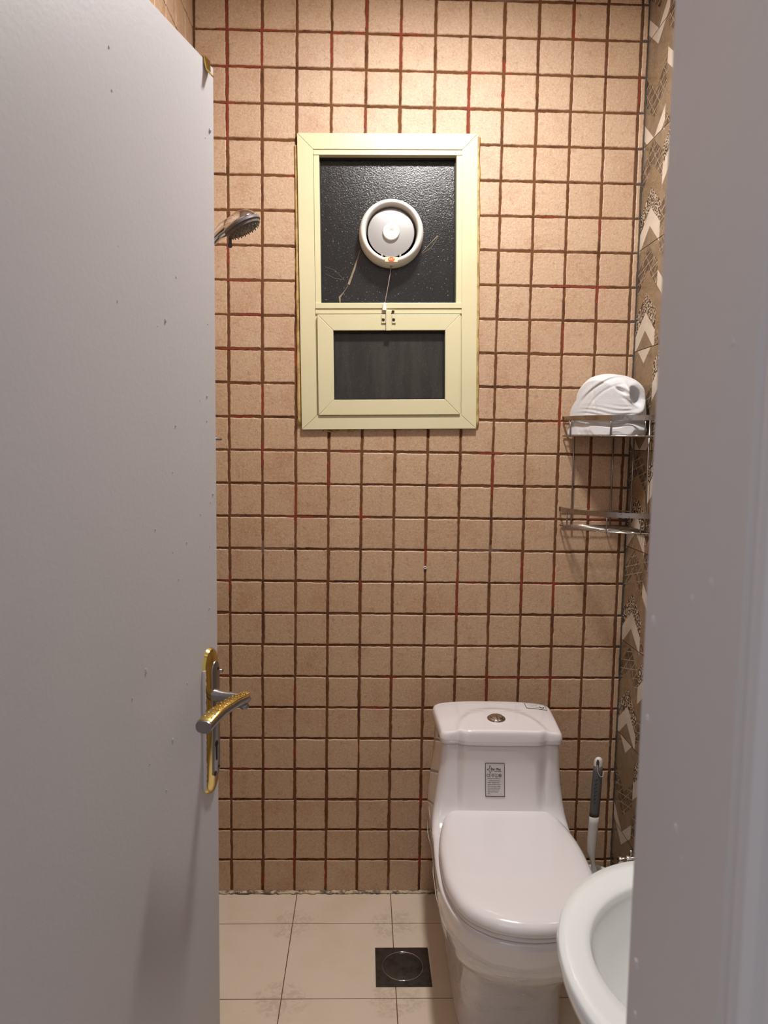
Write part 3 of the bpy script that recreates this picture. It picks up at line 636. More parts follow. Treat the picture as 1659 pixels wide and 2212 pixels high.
# ------------------------------------------------------------------ toilet (local frame: back of tank y=0, front towards -y)
T = thing('toilet', 'white one-piece toilet with closed lid against the back wall', 'toilet', (0.806, -0.105, 0), (0, 0, R(-1.3)))
NP = 144
def mirror_loop(half):
    """half: points from back centre (0,yb) round the +x side to front centre (0,yf)"""
    L = [Vector(p) for p in half]; return L + [Vector((-p.x, p.y)) for p in reversed(L[1:-1])]
rimH = catmull([(0, -0.02), (0.08, -0.02), (0.150, -0.022), (0.183, -0.05), (0.190, -0.13), (0.188, -0.24), (0.190, -0.34), (0.191, -0.43), (0.184, -0.53), (0.155, -0.622), (0.100, -0.680), (0.045, -0.702), (0, -0.707)], 8)
rim = resample(mirror_loop(rimH), NP)
footH = catmull([(0, -0.03), (0.08, -0.03), (0.124, -0.035), (0.134, -0.06), (0.134, -0.16), (0.132, -0.28), (0.130, -0.38), (0.122, -0.45), (0.094, -0.495), (0.05, -0.512), (0, -0.516)], 8)
foot = resample(mirror_loop(footH), NP)
def bowl_ring(z, w_, sc=1.0, off=0.0):
    out = []
    for f_, r_ in zip(foot, rim):
        p = f_.lerp(r_, w_); out.append(Vector((p.x * sc, p.y, z)))
    if off:
        c = Vector((0, -0.33, z)); out = [p + ((p - c).normalized()) * off for p in out]
    return [tuple(p) for p in out]
prof = [(0.0, 0.05), (0.006, 0.05), (0.012, 0.03), (0.05, 0.005), (0.10, 0.0), (0.15, 0.015), (0.18, 0.05), (0.205, 0.13), (0.225, 0.28), (0.243, 0.50), (0.265, 0.70), (0.29, 0.83), (0.318, 0.91), (0.345, 0.95), (0.37, 0.985), (0.385, 1.0), (0.396, 1.0), (0.402, 0.985)]
g = G(); rings = [bowl_ring(z, w_) for z, w_ in prof]
rings.append([((p[0]) * 0.96, -0.35 + (p[1] + 0.35) * 0.96, 0.4035) for p in rings[-1]])
g.loft(rings, True, True)
bowl = g.build('bowl', CERAMIC, T, smooth=True)
# clear protective film round the underside of the bowl
def wat(z):
    for (z0, w0), (z1, w1) in zip(prof, prof[1:]):
        if z0 <= z <= z1: return w0 + (w1 - w0) * (z - z0) / max(1e-6, z1 - z0)
    return 1
g = G(); rings = []; rnd = random.Random(5)
for k in range(22):
    z = 0.055 + 0.285 * k / 21; base = bowl_ring(z, wat(z)); ring = []
    for i, p in enumerate(base):
        a = 2 * math.pi * i / NP; off = 0.003 + 0.0014 * math.sin(7 * a + 40 * z) + 0.0010 * math.sin(19 * a - 55 * z + 1) + (0.003 * sm(0.30, 0.34, z) * (0.5 + 0.5 * math.sin(5 * a)))
        c = Vector((0, -0.33, p[2])); q = Vector(p); q = q + (q - c).normalized() * off; q.z += 0.006 * math.sin(3 * a + 1) * sm(0.2, 0.34, z); ring.append(tuple(q))
    rings.append(ring)
g.loft(rings, False, False); film = g.build('plastic_film', FILM, T, smooth=True); film_ring = [Vector(p) for p in rings[-1]]; film['label'] = 'clear wrinkled protective film round the bowl'
g = G(); g.tube(film_ring, 0.0009, 6, closed=True); g.build('film_edge', FILMEDGE, film, smooth=True)
# tank
def tank_outline(wb, wf, yb, yf, bow=0.012, rb=0.03, rf=0.022):
    half = roundpoly([(-wb, yb), (wb, yb), (wf, yf), (-wf, yf)], [rb, rb, rf, rf], 8)
    # rotate list so it begins near the back centre
    pts = resample(half, NP * 4); k = min(range(len(pts)), key=lambda i: (pts[i].y < (yb + yf) / 2, abs(pts[i].x))); pts = pts[k:] + pts[:k]
    pts = resample(pts, NP); out = []
    for p in pts:
        q = p.copy()
        if p.y < yf + 0.02:
            s_ = 0.72 * sm(0.130, 0.096, abs(p.x)); gr = math.exp(-((abs(p.x) - 0.120) / 0.007) ** 2)
            q.y -= bow * s_ * (1 + 0.25 * (1 - (p.x / 0.12) ** 2)) ; q.y += 0.0025 * gr
        out.append(q)
    if out[1].x < out[-1].x: out = [out[0]] + out[1:][::-1]
    return out
TS = [(0.36, 0.188, 0.188, 0.0, -0.24, 0.0), (0.395, 0.189, 0.190, 0.0, -0.29, 0.0), (0.405, 0.188, 0.189, 0.0, -0.270, 0.0), (0.42, 0.187, 0.187, 0.0, -0.240, 0.002), (0.44, 0.185, 0.184, 0.0, -0.222, 0.005),
      (0.47, 0.182, 0.179, 0.0, -0.212, 0.008), (0.52, 0.177, 0.172, 0.0, -0.209, 0.010), (0.57, 0.174, 0.167, 0.0, -0.211, 0.012), (0.62, 0.172, 0.163, 0.0, -0.214, 0.012), (0.632, 0.171, 0.162, -0.001, -0.213, 0.012), (0.637, 0.166, 0.157, -0.006, -0.207, 0.012)]
g = G(); g.loft([[(p.x, p.y, z) for p in tank_outline(wb, wf, yb, yf, bw)] for z, wb, wf, yb, yf, bw in TS], True, True)
tank = g.build('tank', CERAMIC, T, smooth=True)
def tank_front(z):
    for a, b in zip(TS, TS[1:]):
        if a[0] <= z <= b[0]: return (a[4] + (b[4] - a[4]) * (z - a[0]) / (b[0] - a[0])) - 0.93 * (a[5] + (b[5] - a[5]) * (z - a[0]) / (b[0] - a[0]))
    return TS[-1][4]
# tank lid
ol = tank_outline(0.180, 0.169, 0.004, -0.222, 0.012, 0.03, 0.020)
def lid_h(x, y):
    e = math.hypot(x / 0.122, (y + 0.235) / 0.165); rdg = math.exp(-((e - 0.98) / 0.05) ** 2)
    return 0.0035 * sm(1.06, 0.92, e) + 0.0022 * rdg - 0.010 * (abs(x) / 0.17) ** 3 - 0.004 * sm(-0.1, -0.24, y)
rings = [[(p.x * 0.97, -0.11 + (p.y + 0.11) * 0.97, 0.641) for p in ol], [(p.x, p.y, 0.640) for p in ol], [(p.x, p.y, 0.652) for p in ol]]
cc = Vector((0, -0.112))
for t, dz in ((0.0, -0.016), (0.006, -0.009), (0.016, -0.004), (0.032, -0.001), (0.055, 0), (0.09, 0), (0.13, 0), (0.17, 0), (0.21, 0), (0.25, 0), (0.3, 0), (0.35, 0), (0.4, 0), (0.46, 0), (0.52, 0), (0.6, 0), (0.7, 0), (0.8, 0), (0.9, 0), (0.97, 0)):
    rings.append([(cc.x + (p.x - cc.x) * (1 - t), cc.y + (p.y - cc.y) * (1 - t), 0.682 + dz + lid_h((cc.x + (p.x - cc.x) * (1 - t)), cc.y + (p.y - cc.y) * (1 - t))) for p in ol])
g = G(); g.loft(rings, True, True); tlid = g.build('tank_lid', CERAMIC, T, smooth=True)
# flush button
BX, BY, BZ = -0.006, -0.150, 0.6850
g = G(); g.lathe([(0.0262, BZ - 0.002), (0.0262, BZ + 0.0022), (0.0240, BZ + 0.0045), (0.0200, BZ + 0.0068), (0.0195, BZ + 0.0066)], (BX, BY, 0), 'z', 48); fb = g.build('flush_button', CHROME, T, angle=45)
for sgn in (-1, 1):
    g = G(); hp = [(BX + sgn * 0.0005, BY - 0.0180)] + [(BX + sgn * (0.0005 + 0.0175 * math.cos(a)), BY + 0.018 * math.sin(a)) for a in [(-90 + 12 * k) * math.pi / 180 for k in range(1, 15)]] + [(BX + sgn * 0.0005, BY + 0.018)]
    g.prism(hp, BZ + 0.002, BZ + 0.0088, ax='z'); g.build('push_half', CHROME, fb, bevel=0.001)
# seat ring and lid
sH = [(0, -0.190), (0.07, -0.190), (0.118, -0.196), (0.148, -0.222), (0.166, -0.275), (0.179, -0.36), (0.182, -0.44), (0.177, -0.54), (0.150, -0.630), (0.100, -0.681), (0.045, -0.702), (0, -0.707)]
so = resample(mirror_loop(catmull(sH, 8)), NP); sc_ = Vector((0, -0.45))
def srings(spec): return [[(sc_.x + (p.x - sc_.x) * k, sc_.y + (p.y - sc_.y) * k, z) for p in so] for k, z in spec]
g = G(); g.loft(srings([(0.93, 0.4035), (0.975, 0.404), (0.983, 0.408), (0.983, 0.413), (0.975, 0.416), (0.93, 0.4165)])); g.build('seat_ring', SEATP, T, smooth=True)
g = G(); g.loft(srings([(0.94, 0.4185), (0.985, 0.4175), (1.0, 0.420), (1.002, 0.426), (0.996, 0.434), (0.978, 0.4415), (0.945, 0.4465), (0.89, 0.4495), (0.78, 0.4515), (0.6, 0.4530), (0.4, 0.4536), (0.2, 0.4538), (0.05, 0.4538)])); g.build('seat_lid', SEATP, T, smooth=True)
# printed label on the tank front
SCX, SCZ, SW, SH = -0.0165, 0.538, 0.0292, 0.047
tiltk = -0.035
def on_tank(x, z, d):
    X = SCX + x * 0.90 - z * 0.045; Z = SCZ + z * 1.03; return (X, tank_front(Z) - 0.0008 - d + 0.030 * 0 + 0.0 * X + 0.0028 * (X / 0.12) ** 2 * 1.0, Z)
g = G(); n = 8; vs = []
for j in range(n + 1):
    for i in range(n + 1): vs.append(on_tank(-SW - 0.001 + 2 * (SW + 0.001) * i / n, -SH - 0.001 + 2 * (SH + 0.001) * j / n, 0.0))
g.add(vs, [(j * (n + 1) + i, j * (n + 1) + i + 1, (j + 1) * (n + 1) + i + 1, (j + 1) * (n + 1) + i) for j in range(n) for i in range(n)])
stk = g.build('label_sticker', STK, T); stk['label'] = 'pale paper maker\'s label with black wavy border'
g = G(); dd_ = 0.0005
def quad(x0, z0, x1, z1, w_):
    d = Vector((x1 - x0, z1 - z0)); 
    if d.length < 1e-6: return
    d.normalize(); nn = Vector((-d.y, d.x)) * w_
    g.add([on_tank(x0 + nn.x, z0 + nn.y, dd_), on_tank(x0 - nn.x, z0 - nn.y, dd_), on_tank(x1 - nn.x, z1 - nn.y, dd_), on_tank(x1 + nn.x, z1 + nn.y, dd_)], [(0, 1, 2, 3)])
def pl(pts, w_, closed=False):
    P_ = pts + ([pts[0]] if closed else [])
    for a, b in zip(P_, P_[1:]): quad(a[0], a[1], b[0], b[1], w_)
bp = []; seg = 30
for k in range(seg): bp.append((-SW + 2 * SW * k / seg, SH + (0.0007 if k % 2 else -0.0005)))
for k in range(48): bp.append((SW + (0.0007 if k % 2 else -0.0005), SH - 2 * SH * k / 48))
for k in range(seg): bp.append((SW - 2 * SW * k / seg, -SH + (0.0007 if k % 2 else -0.0005)))
for k in range(48): bp.append((-SW + (0.0007 if k % 2 else -0.0005), -SH + 2 * SH * k / 48))
pl(bp, 0.00075, True)
st = []; c0 = (-0.0135, 0.0295)
for k, (px, pz) in enumerate(((-0.0105, 0.0), (-0.003, 0.0026), (-0.0022, 0.0115), (0.003, 0.0055))): st.append((c0[0] + px, c0[1] + pz))
st2 = [(c0[0] - 0.0105, c0[1]), (c0[0] - 0.003, c0[1] - 0.0026), (c0[0] - 0.0018, c0[1] - 0.0110), (c0[0] + 0.0035, c0[1] - 0.0040)]
pl(st, 0.00055); pl(st2, 0.00055); pl([(c0[0] + 0.003, c0[1] + 0.0055), (c0[0] + 0.001, c0[1] + 0.002)], 0.0004)
def put(body, size, x, z, **k):
    vs, fs = text_geo(body, size, **k); g.add([on_tank(x + v[0], z + v[1], dd_) for v in vs], fs)
put('Star Plus', 0.0088, -0.0135, 0.0275, shear=0.25, off=0.00022); put('SMART  SANITARY', 0.0026, -0.001, 0.0232, off=0.00008)
put('C', 0.0115, -0.0260, 0.0085); put('E', 0.0115, -0.0185, 0.0085)
pl([(-0.0095, 0.0165), (-0.0030, 0.0165), (-0.0030, 0.010), (-0.0062, 0.0072), (-0.0095, 0.010)], 0.0004, True); put('RN', 0.0042, -0.0090, 0.0118, off=0.00006)
pl([(0.0010, 0.0168), (0.0085, 0.0168), (0.0085, 0.0075), (0.0010, 0.0075)], 0.0003, True); put('?', 0.0085, 0.0027, 0.0100); quad(0.0012, 0.0082, 0.0084, 0.0082, 0.0006)
pl([(0.0155 + 0.0038 * math.cos(a * 0.3142), 0.0123 + 0.0042 * math.sin(a * 0.3142)) for a in range(20)], 0.00085, True); pl([(0.0155 + 0.0010 * math.cos(a * 0.785), 0.0123 + 0.0011 * math.sin(a * 0.785)) for a in range(8)], 0.0007, True)
put('Concept for luxury bathroom', 0.0031, -0.0228, 0.0018, off=0.00008, spacing=1.02)
for k, ln in enumerate(('      Star Plus, Sanitary Ware is', 'a leading  manufacturer  and', 'exporter of all kinds of sanitary', 'wares. We purpose to combine', 'various, beauty, fashion, superb', 'quality & economic with high', 'quality technic and elegant', 'design.')):
    put(ln, 0.0031, -0.0228, -0.0040 - 0.0052 * k, off=0.00006, spacing=1.0)
g.build('lettering', INK, stk)
# small label on the tank lid corner
def on_lid(x, y, d=0): return (x, y, 0.6824 + lid_h(x, y) + 0.0009 + d)
g = G(); n = 6; X0, X1, Y0_, Y1_ = 0.100, 0.161, -0.052, -0.014
vs = [on_lid(X0 + (X1 - X0) * i / n, Y0_ + (Y1_ - Y0_) * j / n) for j in range(n + 1) for i in range(n + 1)]
g.add(vs, [(j * (n + 1) + i, j * (n + 1) + i + 1, (j + 1) * (n + 1) + i + 1, (j + 1) * (n + 1) + i) for j in range(n) for i in range(n)]); s2 = g.build('label_sticker', STK, T); s2['label'] = 'small label with a dark crescent on the tank lid corner'
g = G()
def q2(x0, y0, x1, y1, w_, mi=0):
    d = Vector((x1 - x0, y1 - y0))
    if d.length < 1e-6: return
    d.normalize(); nn = Vector((-d.y, d.x)) * w_; dd2 = 0.0004
    g.add([on_lid(x0 + nn.x, y0 + nn.y, dd2), on_lid(x0 - nn.x, y0 - nn.y, dd2), on_lid(x1 - nn.x, y1 - nn.y, dd2), on_lid(x1 + nn.x, y1 + nn.y, dd2)], [(0, 1, 2, 3)], mi)
for a, b in (((X0, Y0_), (X1, Y0_)), ((X1, Y0_), (X1, Y1_)), ((X1, Y1_), (X0, Y1_)), ((X0, Y1_), (X0, Y0_))): 
    for k in range(5): q2(a[0] + (b[0] - a[0]) * k / 5, a[1] + (b[1] - a[1]) * k / 5, a[0] + (b[0] - a[0]) * (k + 1) / 5, a[1] + (b[1] - a[1]) * (k + 1) / 5, 0.0006)
rnd = random.Random(9)
for row, yy_ in ((0, -0.026), (1, -0.040)):
    x = 0.108 + 0.004 * row
    while x < 0.136:
        l = rnd.uniform(0.002, 0.005); q2(x, yy_ + rnd.uniform(-.001, .001), x + l, yy_ + rnd.uniform(-.002, .002), 0.0010 if row else 0.0007); x += l + rnd.uniform(0.0005, 0.0025)
cre = [(0.1485 + 0.0065 * math.cos(a), -0.031 + 0.009 * math.sin(a)) for a in [math.pi * (0.95 + 1.05 * k / 12) for k in range(13)]]
for i, (a, b) in enumerate(zip(cre, cre[1:])): q2(a[0], a[1], b[0], b[1], 0.0008 + 0.0020 * math.sin(math.pi * (i + 0.5) / 12), 1)
g.build('lettering', [INK, BINK], s2)

# ------------------------------------------------------------------ floor drain
dr = thing('floor_drain', 'square dull steel floor drain with a round cover', 'drain', (0.538, -0.340, 0))
g = G(); hs = 0.0762; n = 48; rr = 0.0575
outer = []; 
for i in range(n):
    a = 2 * math.pi * i / n; c, s_ = math.cos(a), math.sin(a); k = hs / max(abs(c), abs(s_)); outer.append((c * k, s_ * k))
inner_ = [(rr * math.cos(2 * math.pi * i / n), rr * math.sin(2 * math.pi * i / n)) for i in range(n)]
g.loft([[(p[0], p[1], -0.004) for p in outer], [(p[0], p[1], 0.0018) for p in outer], [(p[0], p[1], 0.0024) for p in inner_], [(p[0] * .99, p[1] * .99, -0.004) for p in inner_]], False, False)
g.build('frame_plate', DRAIN, dr, angle=30)
g = G(); g.lathe([(0.0578, 0.0018), (0.0572, 0.0034), (0.0562, 0.0036), (0.0556, 0.0020)], (0, 0, 0), 'z', 64, cap0=False, cap1=False); g.build('rim_ring', CHROME, dr, smooth=True)
g = G(); g.lathe([(0.0556, -0.001), (0.0556, 0.0014), (0.054, 0.0018), (0.02, 0.0012), (0.001, 0.0012)], (0, 0, 0), 'z', 64); g.build('cover', DRAIN, dr, angle=30)

# ------------------------------------------------------------------ corner shelf
sh = thing('corner_shelf', 'two-tier chrome wire corner basket high in the back right corner', 'shelf', (XR, 0, 0))
RA = 0.218
def arc(r, z, n=40, a0=2, a1=88, c=(0, 0)): return [(c[0] - r * math.cos(R(a0 + (a1 - a0) * i / n)), c[1] - r * math.sin(R(a0 + (a1 - a0) * i / n)), z) for i in range(n + 1)]
def tier(zt, zb):
    g = G()
    A = arc(RA, zt); B = arc(RA - 0.0018, zt); h = 0.0145
    g.loft([[a, b, (b[0], b[1], zt - h), (a[0], a[1], zt - h)] for a, b in zip(A, B)])
    rimo = g.build('rim_band', DCHROME, sh)
    g = G(); g.tube(arc(RA - 0.004, zb), 0.0022, 8); g.tube([(-0.006, -RA + 0.006, zb), (-0.006, -0.006, zb), (-RA + 0.006, -0.006, zb)], 0.002, 8)
    g.tube([(-0.005, -RA + 0.006, zt - 0.012), (-0.005, -0.005, zt - 0.012), (-RA + 0.006, -0.005, zt - 0.012)], 0.0018, 8)
    for k in range(1, 12):
        d = RA * k / 12; L = math.sqrt(max(0, (RA - 0.005) ** 2 - d * d)); g.tube([(-0.006, -d, zb + 0.002), (-L, -d, zb + 0.002)], 0.0013, 6)
    for k in (4, 8): d = RA * k / 12; L = math.sqrt(RA ** 2 - d * d); g.tube([(-d, -0.006, zb - 0.001), (-d, -L, zb - 0.001)], 0.0015, 6)
    g.build('wire_base', DCHROME, sh, smooth=True)
    for ang in (16, 55, 80):
        g = G(); x, y = -(RA - 0.0035) * math.cos(R(ang)), -(RA - 0.0035) * math.sin(R(ang)); g.tube([(x, y, zt - 0.006), (x, y, zb - 0.003)], 0.0022, 8); g.build('short_post', STEEL, sh, smooth=True)
tier(1.547, 1.488); tier(1.270, 1.212)
for (x, y) in ((-0.180, -0.012), (-0.058, -0.012), (-0.012, -0.060), (-0.012, -0.178)):
    g = G(); g.tube([(x, y, 1.535), (x, y, 1.205)], 0.0025, 10); g.build('long_post', STEEL, sh, smooth=True)

# ------------------------------------------------------------------ towel bundled in the upper basket
def towel():
    g = G(); NA, NZ = 220, 130; rings = []
    # left and right silhouette by height: (height above the basket floor, left, right), metres seen at y = -0.10
    TB = [(0.0, 1.000, 1.243), (0.004, 0.9965, 1.247), (0.012, 0.995, 1.250), (0.020, 0.997, 1.249), (0.026, 1.004, 1.247), (0.034, 1.008, 1.247), (0.046, 1.0065, 1.251), (0.060, 1.009, 1.250), (0.080, 1.018, 1.246), (0.098, 1.030, 1.243), (0.104, 1.034, 1.241), (0.120, 1.036, 1.239), (0.138, 1.044, 1.233), (0.157, 1.059, 1.215), (0.170, 1.076, 1.190), (0.178, 1.102, 1.152), (0.1805, 1.122, 1.130)]
    tz = catmull([(a, b, c) for a, b, c in TB], 8)
    tot = len(tz) - 1
    for k in range(NZ + 1):
        f = k / NZ * tot; i0 = min(int(f), tot - 1); p = tz[i0].lerp(tz[i0 + 1], f - i0); h, L, Rr = p.x, p.y, p.z
        z = 1.4915 + h * 0.985; grow = (Rr - L) / 0.250
        ring = []
        for i in range(NA):
            a = 2 * math.pi * i / NA; ca, sa = math.cos(a), math.sin(a)
            ca2 = math.copysign(abs(ca) ** 0.85, ca); sa2 = math.copysign(abs(sa) ** 0.85, sa)
            yc = -0.100; ry = (0.090 if sa < 0 else 0.082) * min(1, grow ** 0.8)
            if sa < 0: ry *= 1 - 0.055 * sm(0.020, 0.030, h) * sm(0.052, 0.036, h)
            y = yc + ry * sa2 - 0.30 * ca2 * 0.11 * grow
            xm = (L + Rr) / 2 + (Rr - L) / 2 * ca2
            x = 0.416 + (xm - 0.416) * (2.26 + y) / 2.16
            r = math.hypot(XR - x, y); RL = RA - 0.0115 + max(0, z - 1.549) * 0.06
            if r > RL: kk = (RL + min(r - RL, 0.03) * 0.10) / r; x = XR - (XR - x) * kk; y *= kk
            ring.append([x, y, z])
        rings.append(ring)
    sg = lambda x_, n_=4: math.exp(-abs(x_) ** n_)
    for ring in rings:
        for p in ring:
            x, y, z = p; fr = sm(-0.06, -0.13, y); u = x - 1.180; v = z - 1.602
            d = 0.0
            e1 = math.hypot((u + v * 0.25) / 0.020, (v + 0.002) / 0.028); d += 0.034 * sm(1.15, 0.45, e1)                # deep pocket
            e2 = math.hypot((u + 0.040 + 0.3 * (v - 0.014)) / 0.014, (v - 0.014 + 0.5 * (u + 0.040)) / 0.008); d += 0.013 * sm(1.3, 0.2, e2)   # small pocket beside it
            d -= 0.010 * sg((u + 0.021 + 0.25 * v) / 0.0065, 2) * sg((v - 0.012) / 0.020, 2)                              # ridge between them
            d -= 0.008 * sg((math.hypot((u + 0.002) / 0.82, v + 0.006) - 0.044) / 0.009, 2) * sm(-0.02, 0.01, u)            # rolled lip round the right side
            q = v - (-0.030 - 0.75 * (u + 0.0)); d -= 0.006 * sm(-0.004, 0.004, q) * sm(0.05, 0.02, q) * sm(0.015, -0.01, u) * sm(-0.05, -0.02, u)
            arcd = math.hypot(u + 0.030, (v + 0.060) * 0.95)                                                               # long arching creases over the left
            d += 0.0035 * sg((arcd - 0.108) / 0.0035, 2) * sm(0.01, -0.03, u) - 0.0030 * sg((arcd - 0.114) / 0.005, 2) * sm(0.01, -0.03, u)
            d += 0.0022 * sg((arcd - 0.088) / 0.003, 2) * sm(-0.01, -0.05, u)
            d += 0.0016 * math.sin(z * 520 + x * 60 + 2 * math.sin(x * 40)) * sm(1.585, 1.555, z) * sm(1.53, 1.545, z) * sm(0.0, -0.03, u)
            d += 0.0018 * sg((u + 0.105 + 0.15 * v) / 0.0022, 2) * sm(1.645, 1.62, z)                                      # edge seam
            # pinch over the hem and lumpy hem
            d += 0.010 * sg((z - 1.5235 - 0.004 * math.sin(x * 38)) / 0.0055, 2) - 0.0035 * sg((z - 1.506) / 0.008, 2)
            d += 0.0022 * math.sin(x * 95 + 1.5) * sm(1.53, 1.515, z)
            d += 0.006 * sg((u + 0.130 + 0.5 * (z - 1.52)) / 0.010, 2) * sm(1.54, 1.52, z)
            p[1] += fr * d
            p[2] += 0.003 * math.sin(x * 55) * sm(1.50, 1.53, z) * sm(1.58, 1.54, z)
            r = math.hypot(XR - p[0], p[1])
            if z < 1.553 and r > RA - 0.0085: kk = (RA - 0.0085) / r; p[0] = XR - (XR - p[0]) * kk; p[1] *= kk
            p[0] = min(p[0], XR - 0.0165); p[1] = min(p[1], -0.0165)
    g.loft([[tuple(p) for p in r] for r in rings], True, True)
    o = g.build('towel', TOWEL, smooth=True)
    tag(o, 'white cloth towel bundled up in the top tier of the corner basket', 'towel')
towel()

# ------------------------------------------------------------------ toilet brush and its holder
br = thing('toilet_brush', 'toilet brush with grey grip standing in the corner right of the toilet', 'brush', (1.137, -0.13, 0.0))
ax0, ax1 = Vector((-0.012, 0, 0.17)), Vector((0.0, 0.0, 0.517))
def on(t, dx=0, dy=0): p = ax0.lerp(ax1, t); return Vector((p.x + dx, p.y + dy, p.z))
def oval(t, a, b, n=24, dx=0): c = on(t, dx); return [(c.x + a * math.cos(2 * math.pi * i / n), c.y + b * math.sin(2 * math.pi * i / n), c.z) for i in range(n)]
g = G(); g.loft([oval(t, a, b) for t, a, b in ((0.462, .0150, .0105), (0.50, .0150, .0108), (0.60, .0150, .011), (0.75, .0152, .011), (0.88, .0140, .0105), (0.925, .0135, .010))]); grip = g.build('grip', GRIP, br, smooth=True); grip['label'] = 'dark grey rubber grip'
vs, fs = text_geo('HANDLE', 0.010); 
g = G()
for k in range(7):
    c = on(0.60 + 0.035 * k, -0.006); g.tube([(c.x - 0.0035, c.y - 0.0107, c.z - 0.003), (c.x, c.y - 0.0112, c.z + 0.003), (c.x + 0.0035, c.y - 0.0109, c.z - 0.001)], 0.0008, 6)
g.build('grip_relief', RELIEF, grip, smooth=True)
g = G()
capr = [(0.915, .0140, .0102), (0.93, .0138, .0102), (0.95, .0135, .0100), (0.975, .0125, .0095), (0.99, .0095, .008), (1.0, .0045, .004)]
g.loft([oval(t, a, b) for t, a, b in capr]); cap = g.build('end_cap', WPLASTIC, br, smooth=True)
g = G(); c = on(0.955, -0.005); g.loft([[(c.x + 0.0042 * math.cos(2 * math.pi * i / 20), c.y - yy_, c.z + 0.0125 * math.sin(2 * math.pi * i / 20)) for i in range(20)] for yy_ in (0.0085, 0.0106)]); g.build('hanging_slot', RELIEF, cap)
g = G(); c = on(0.93); g.tube(catmull([(c.x - 0.006, c.y - 0.0115, c.z + 0.004), (c.x - 0.006, c.y - 0.0125, c.z - 0.012), (c.x + 0.001, c.y - 0.0135, c.z - 0.028), (c.x + 0.010, c.y - 0.0125, c.z - 0.031), (c.x + 0.0150, c.y - 0.009, c.z - 0.018)], 6), 0.0009, 6); g.build('string_loop', WPLASTIC, br, smooth=True)
g = G(); g.loft([oval(t, a, b, dx=d) for t, a, b, d in ((0.475, .0148, .0105, 0), (0.40, .0150, .010, 0), (0.25, .0148, .009, -.001), (0.14, .0140, .008, -.001), (0.09, .0105, .0075, .002), (0.04, .0070, .006, .006), (0.0, .0065, .006, .009), (-0.04, .0085, .006, .014), (-0.08, .0095, .006, .012), (-0.16, .008, .006, .010), (-0.3, .008, .006, .010))]); g.build('shaft', WPLASTIC, br, smooth=True)
g = G(); g.lathe([(0.012, 0.02), (0.026, 0.028), (0.030, 0.05), (0.028, 0.08), (0.012, 0.09)], (0.0, 0, 0), 'z', 24); g.build('bristles', RELIEF, br, smooth=True)
g = G(); prf = [(0.048, 0.001), (0.050, 0.006), (0.046, 0.03), (0.045, 0.09), (0.050, 0.140), (0.052, 0.150), (0.0500, 0.1515), (0.047, 0.142), (0.0425, 0.09), (0.043, 0.012)]
g.lathe(prf, (0, 0, 0), 'z', 40); hdr = g.build('brush_holder', WPLASTIC, smooth=True); hdr.location = (1.140, -0.142, 0); tag(hdr, 'white plastic holder cup under the toilet brush', 'brush holder')

# ------------------------------------------------------------------ wash basin on the right wall
bs = thing('washbasin', 'white oval ceramic washbasin on the right wall, partly behind the door frame', 'sink', (0.0, -1.432, 0))
NB = 128
def bout(cx, a, b, xw, n=NB, nx=2.0):
    pts = []
    for i in range(41):
        th = R(90 + 180 * i / 40); pts.append((cx + a * math.cos(th), b * math.sin(th)))
    pts += [(cx + (xw - cx) * t, -b + (b * 0.06) * t) for t in (0.25, 0.5, 0.75, 1.0)]; pts += [(xw, y * b * 0.94) for y in (-0.6, -0.2, 0.2, 0.6, 1)]
    pts += [(xw + (cx - xw) * t, b - b * 0.06 * (1 - t)) for t in (0.25, 0.5, 0.75)]
    return resample(pts, n)
OUT = bout(0.873, 0.207, 0.247, XR)
INN = []
for i in range(NB): pass
inn = [(0.913 + 0.20 * math.cos(R(90 + 360 * i / 160)), 0.022 + 0.178 * math.sin(R(90 + 360 * i / 160))) for i in range(160)]
INN = resample(inn, NB)
def bl(w_, z, ins=0.0, base=None):
    out = []
    for o_, i_ in zip(OUT, INN):
        p = o_.lerp(i_, w_); out.append((p.x, p.y, z))
    if ins:
        out = [(1.02 + (x - 1.02) * (1 - ins) if x < 1.02 else x, y * (1 - ins), z) for x, y, z in out]
    return out
ZB = 0.82
rings = [[(1.06 + (p[0] - 1.06) * 0.35, p[1] * 0.35, ZB - 0.19) for p in bl(0, 0)], [(1.05 + (p[0] - 1.05) * 0.55 if p[0] < 1.05 else p[0], p[1] * 0.55, ZB - 0.175) for p in bl(0, 0)], bl(0, ZB - 0.13, 0.22), bl(0, ZB - 0.085, 0.10), bl(0, ZB - 0.05, 0.04), bl(0, ZB - 0.028, 0.012), bl(0, ZB - 0.012, 0.0), bl(0, ZB - 0.004, 0.004), bl(0.05, ZB, 0), bl(0.3, ZB - 0.0015), bl(0.6, ZB - 0.003), bl(0.85, ZB - 0.0045), bl(0.96, ZB - 0.008), bl(1.0, ZB - 0.016)]
cI = (0.935, 0.022)
for k, dz in ((0.95, 0.036), (0.90, 0.058), (0.82, 0.085), (0.70, 0.11), (0.52, 0.128), (0.3, 0.136), (0.1, 0.139)):
    rings.append([(cI[0] + (p.x - cI[0]) * k, cI[1] + (p.y - cI[1]) * k, ZB - dz) for p in INN])
g = G(); g.loft(rings, True, True); g.build('bowl', BASINC, bs, smooth=True)
g = G(); g.lathe([(0.020, 0.683), (0.020, 0.6845), (0.013, 0.6850), (0.012, 0.6825)], (cI[0], cI[1], 0), 'z', 24); g.build('waste_ring', CHROME, bs, smooth=True)
g = G(); rings = []
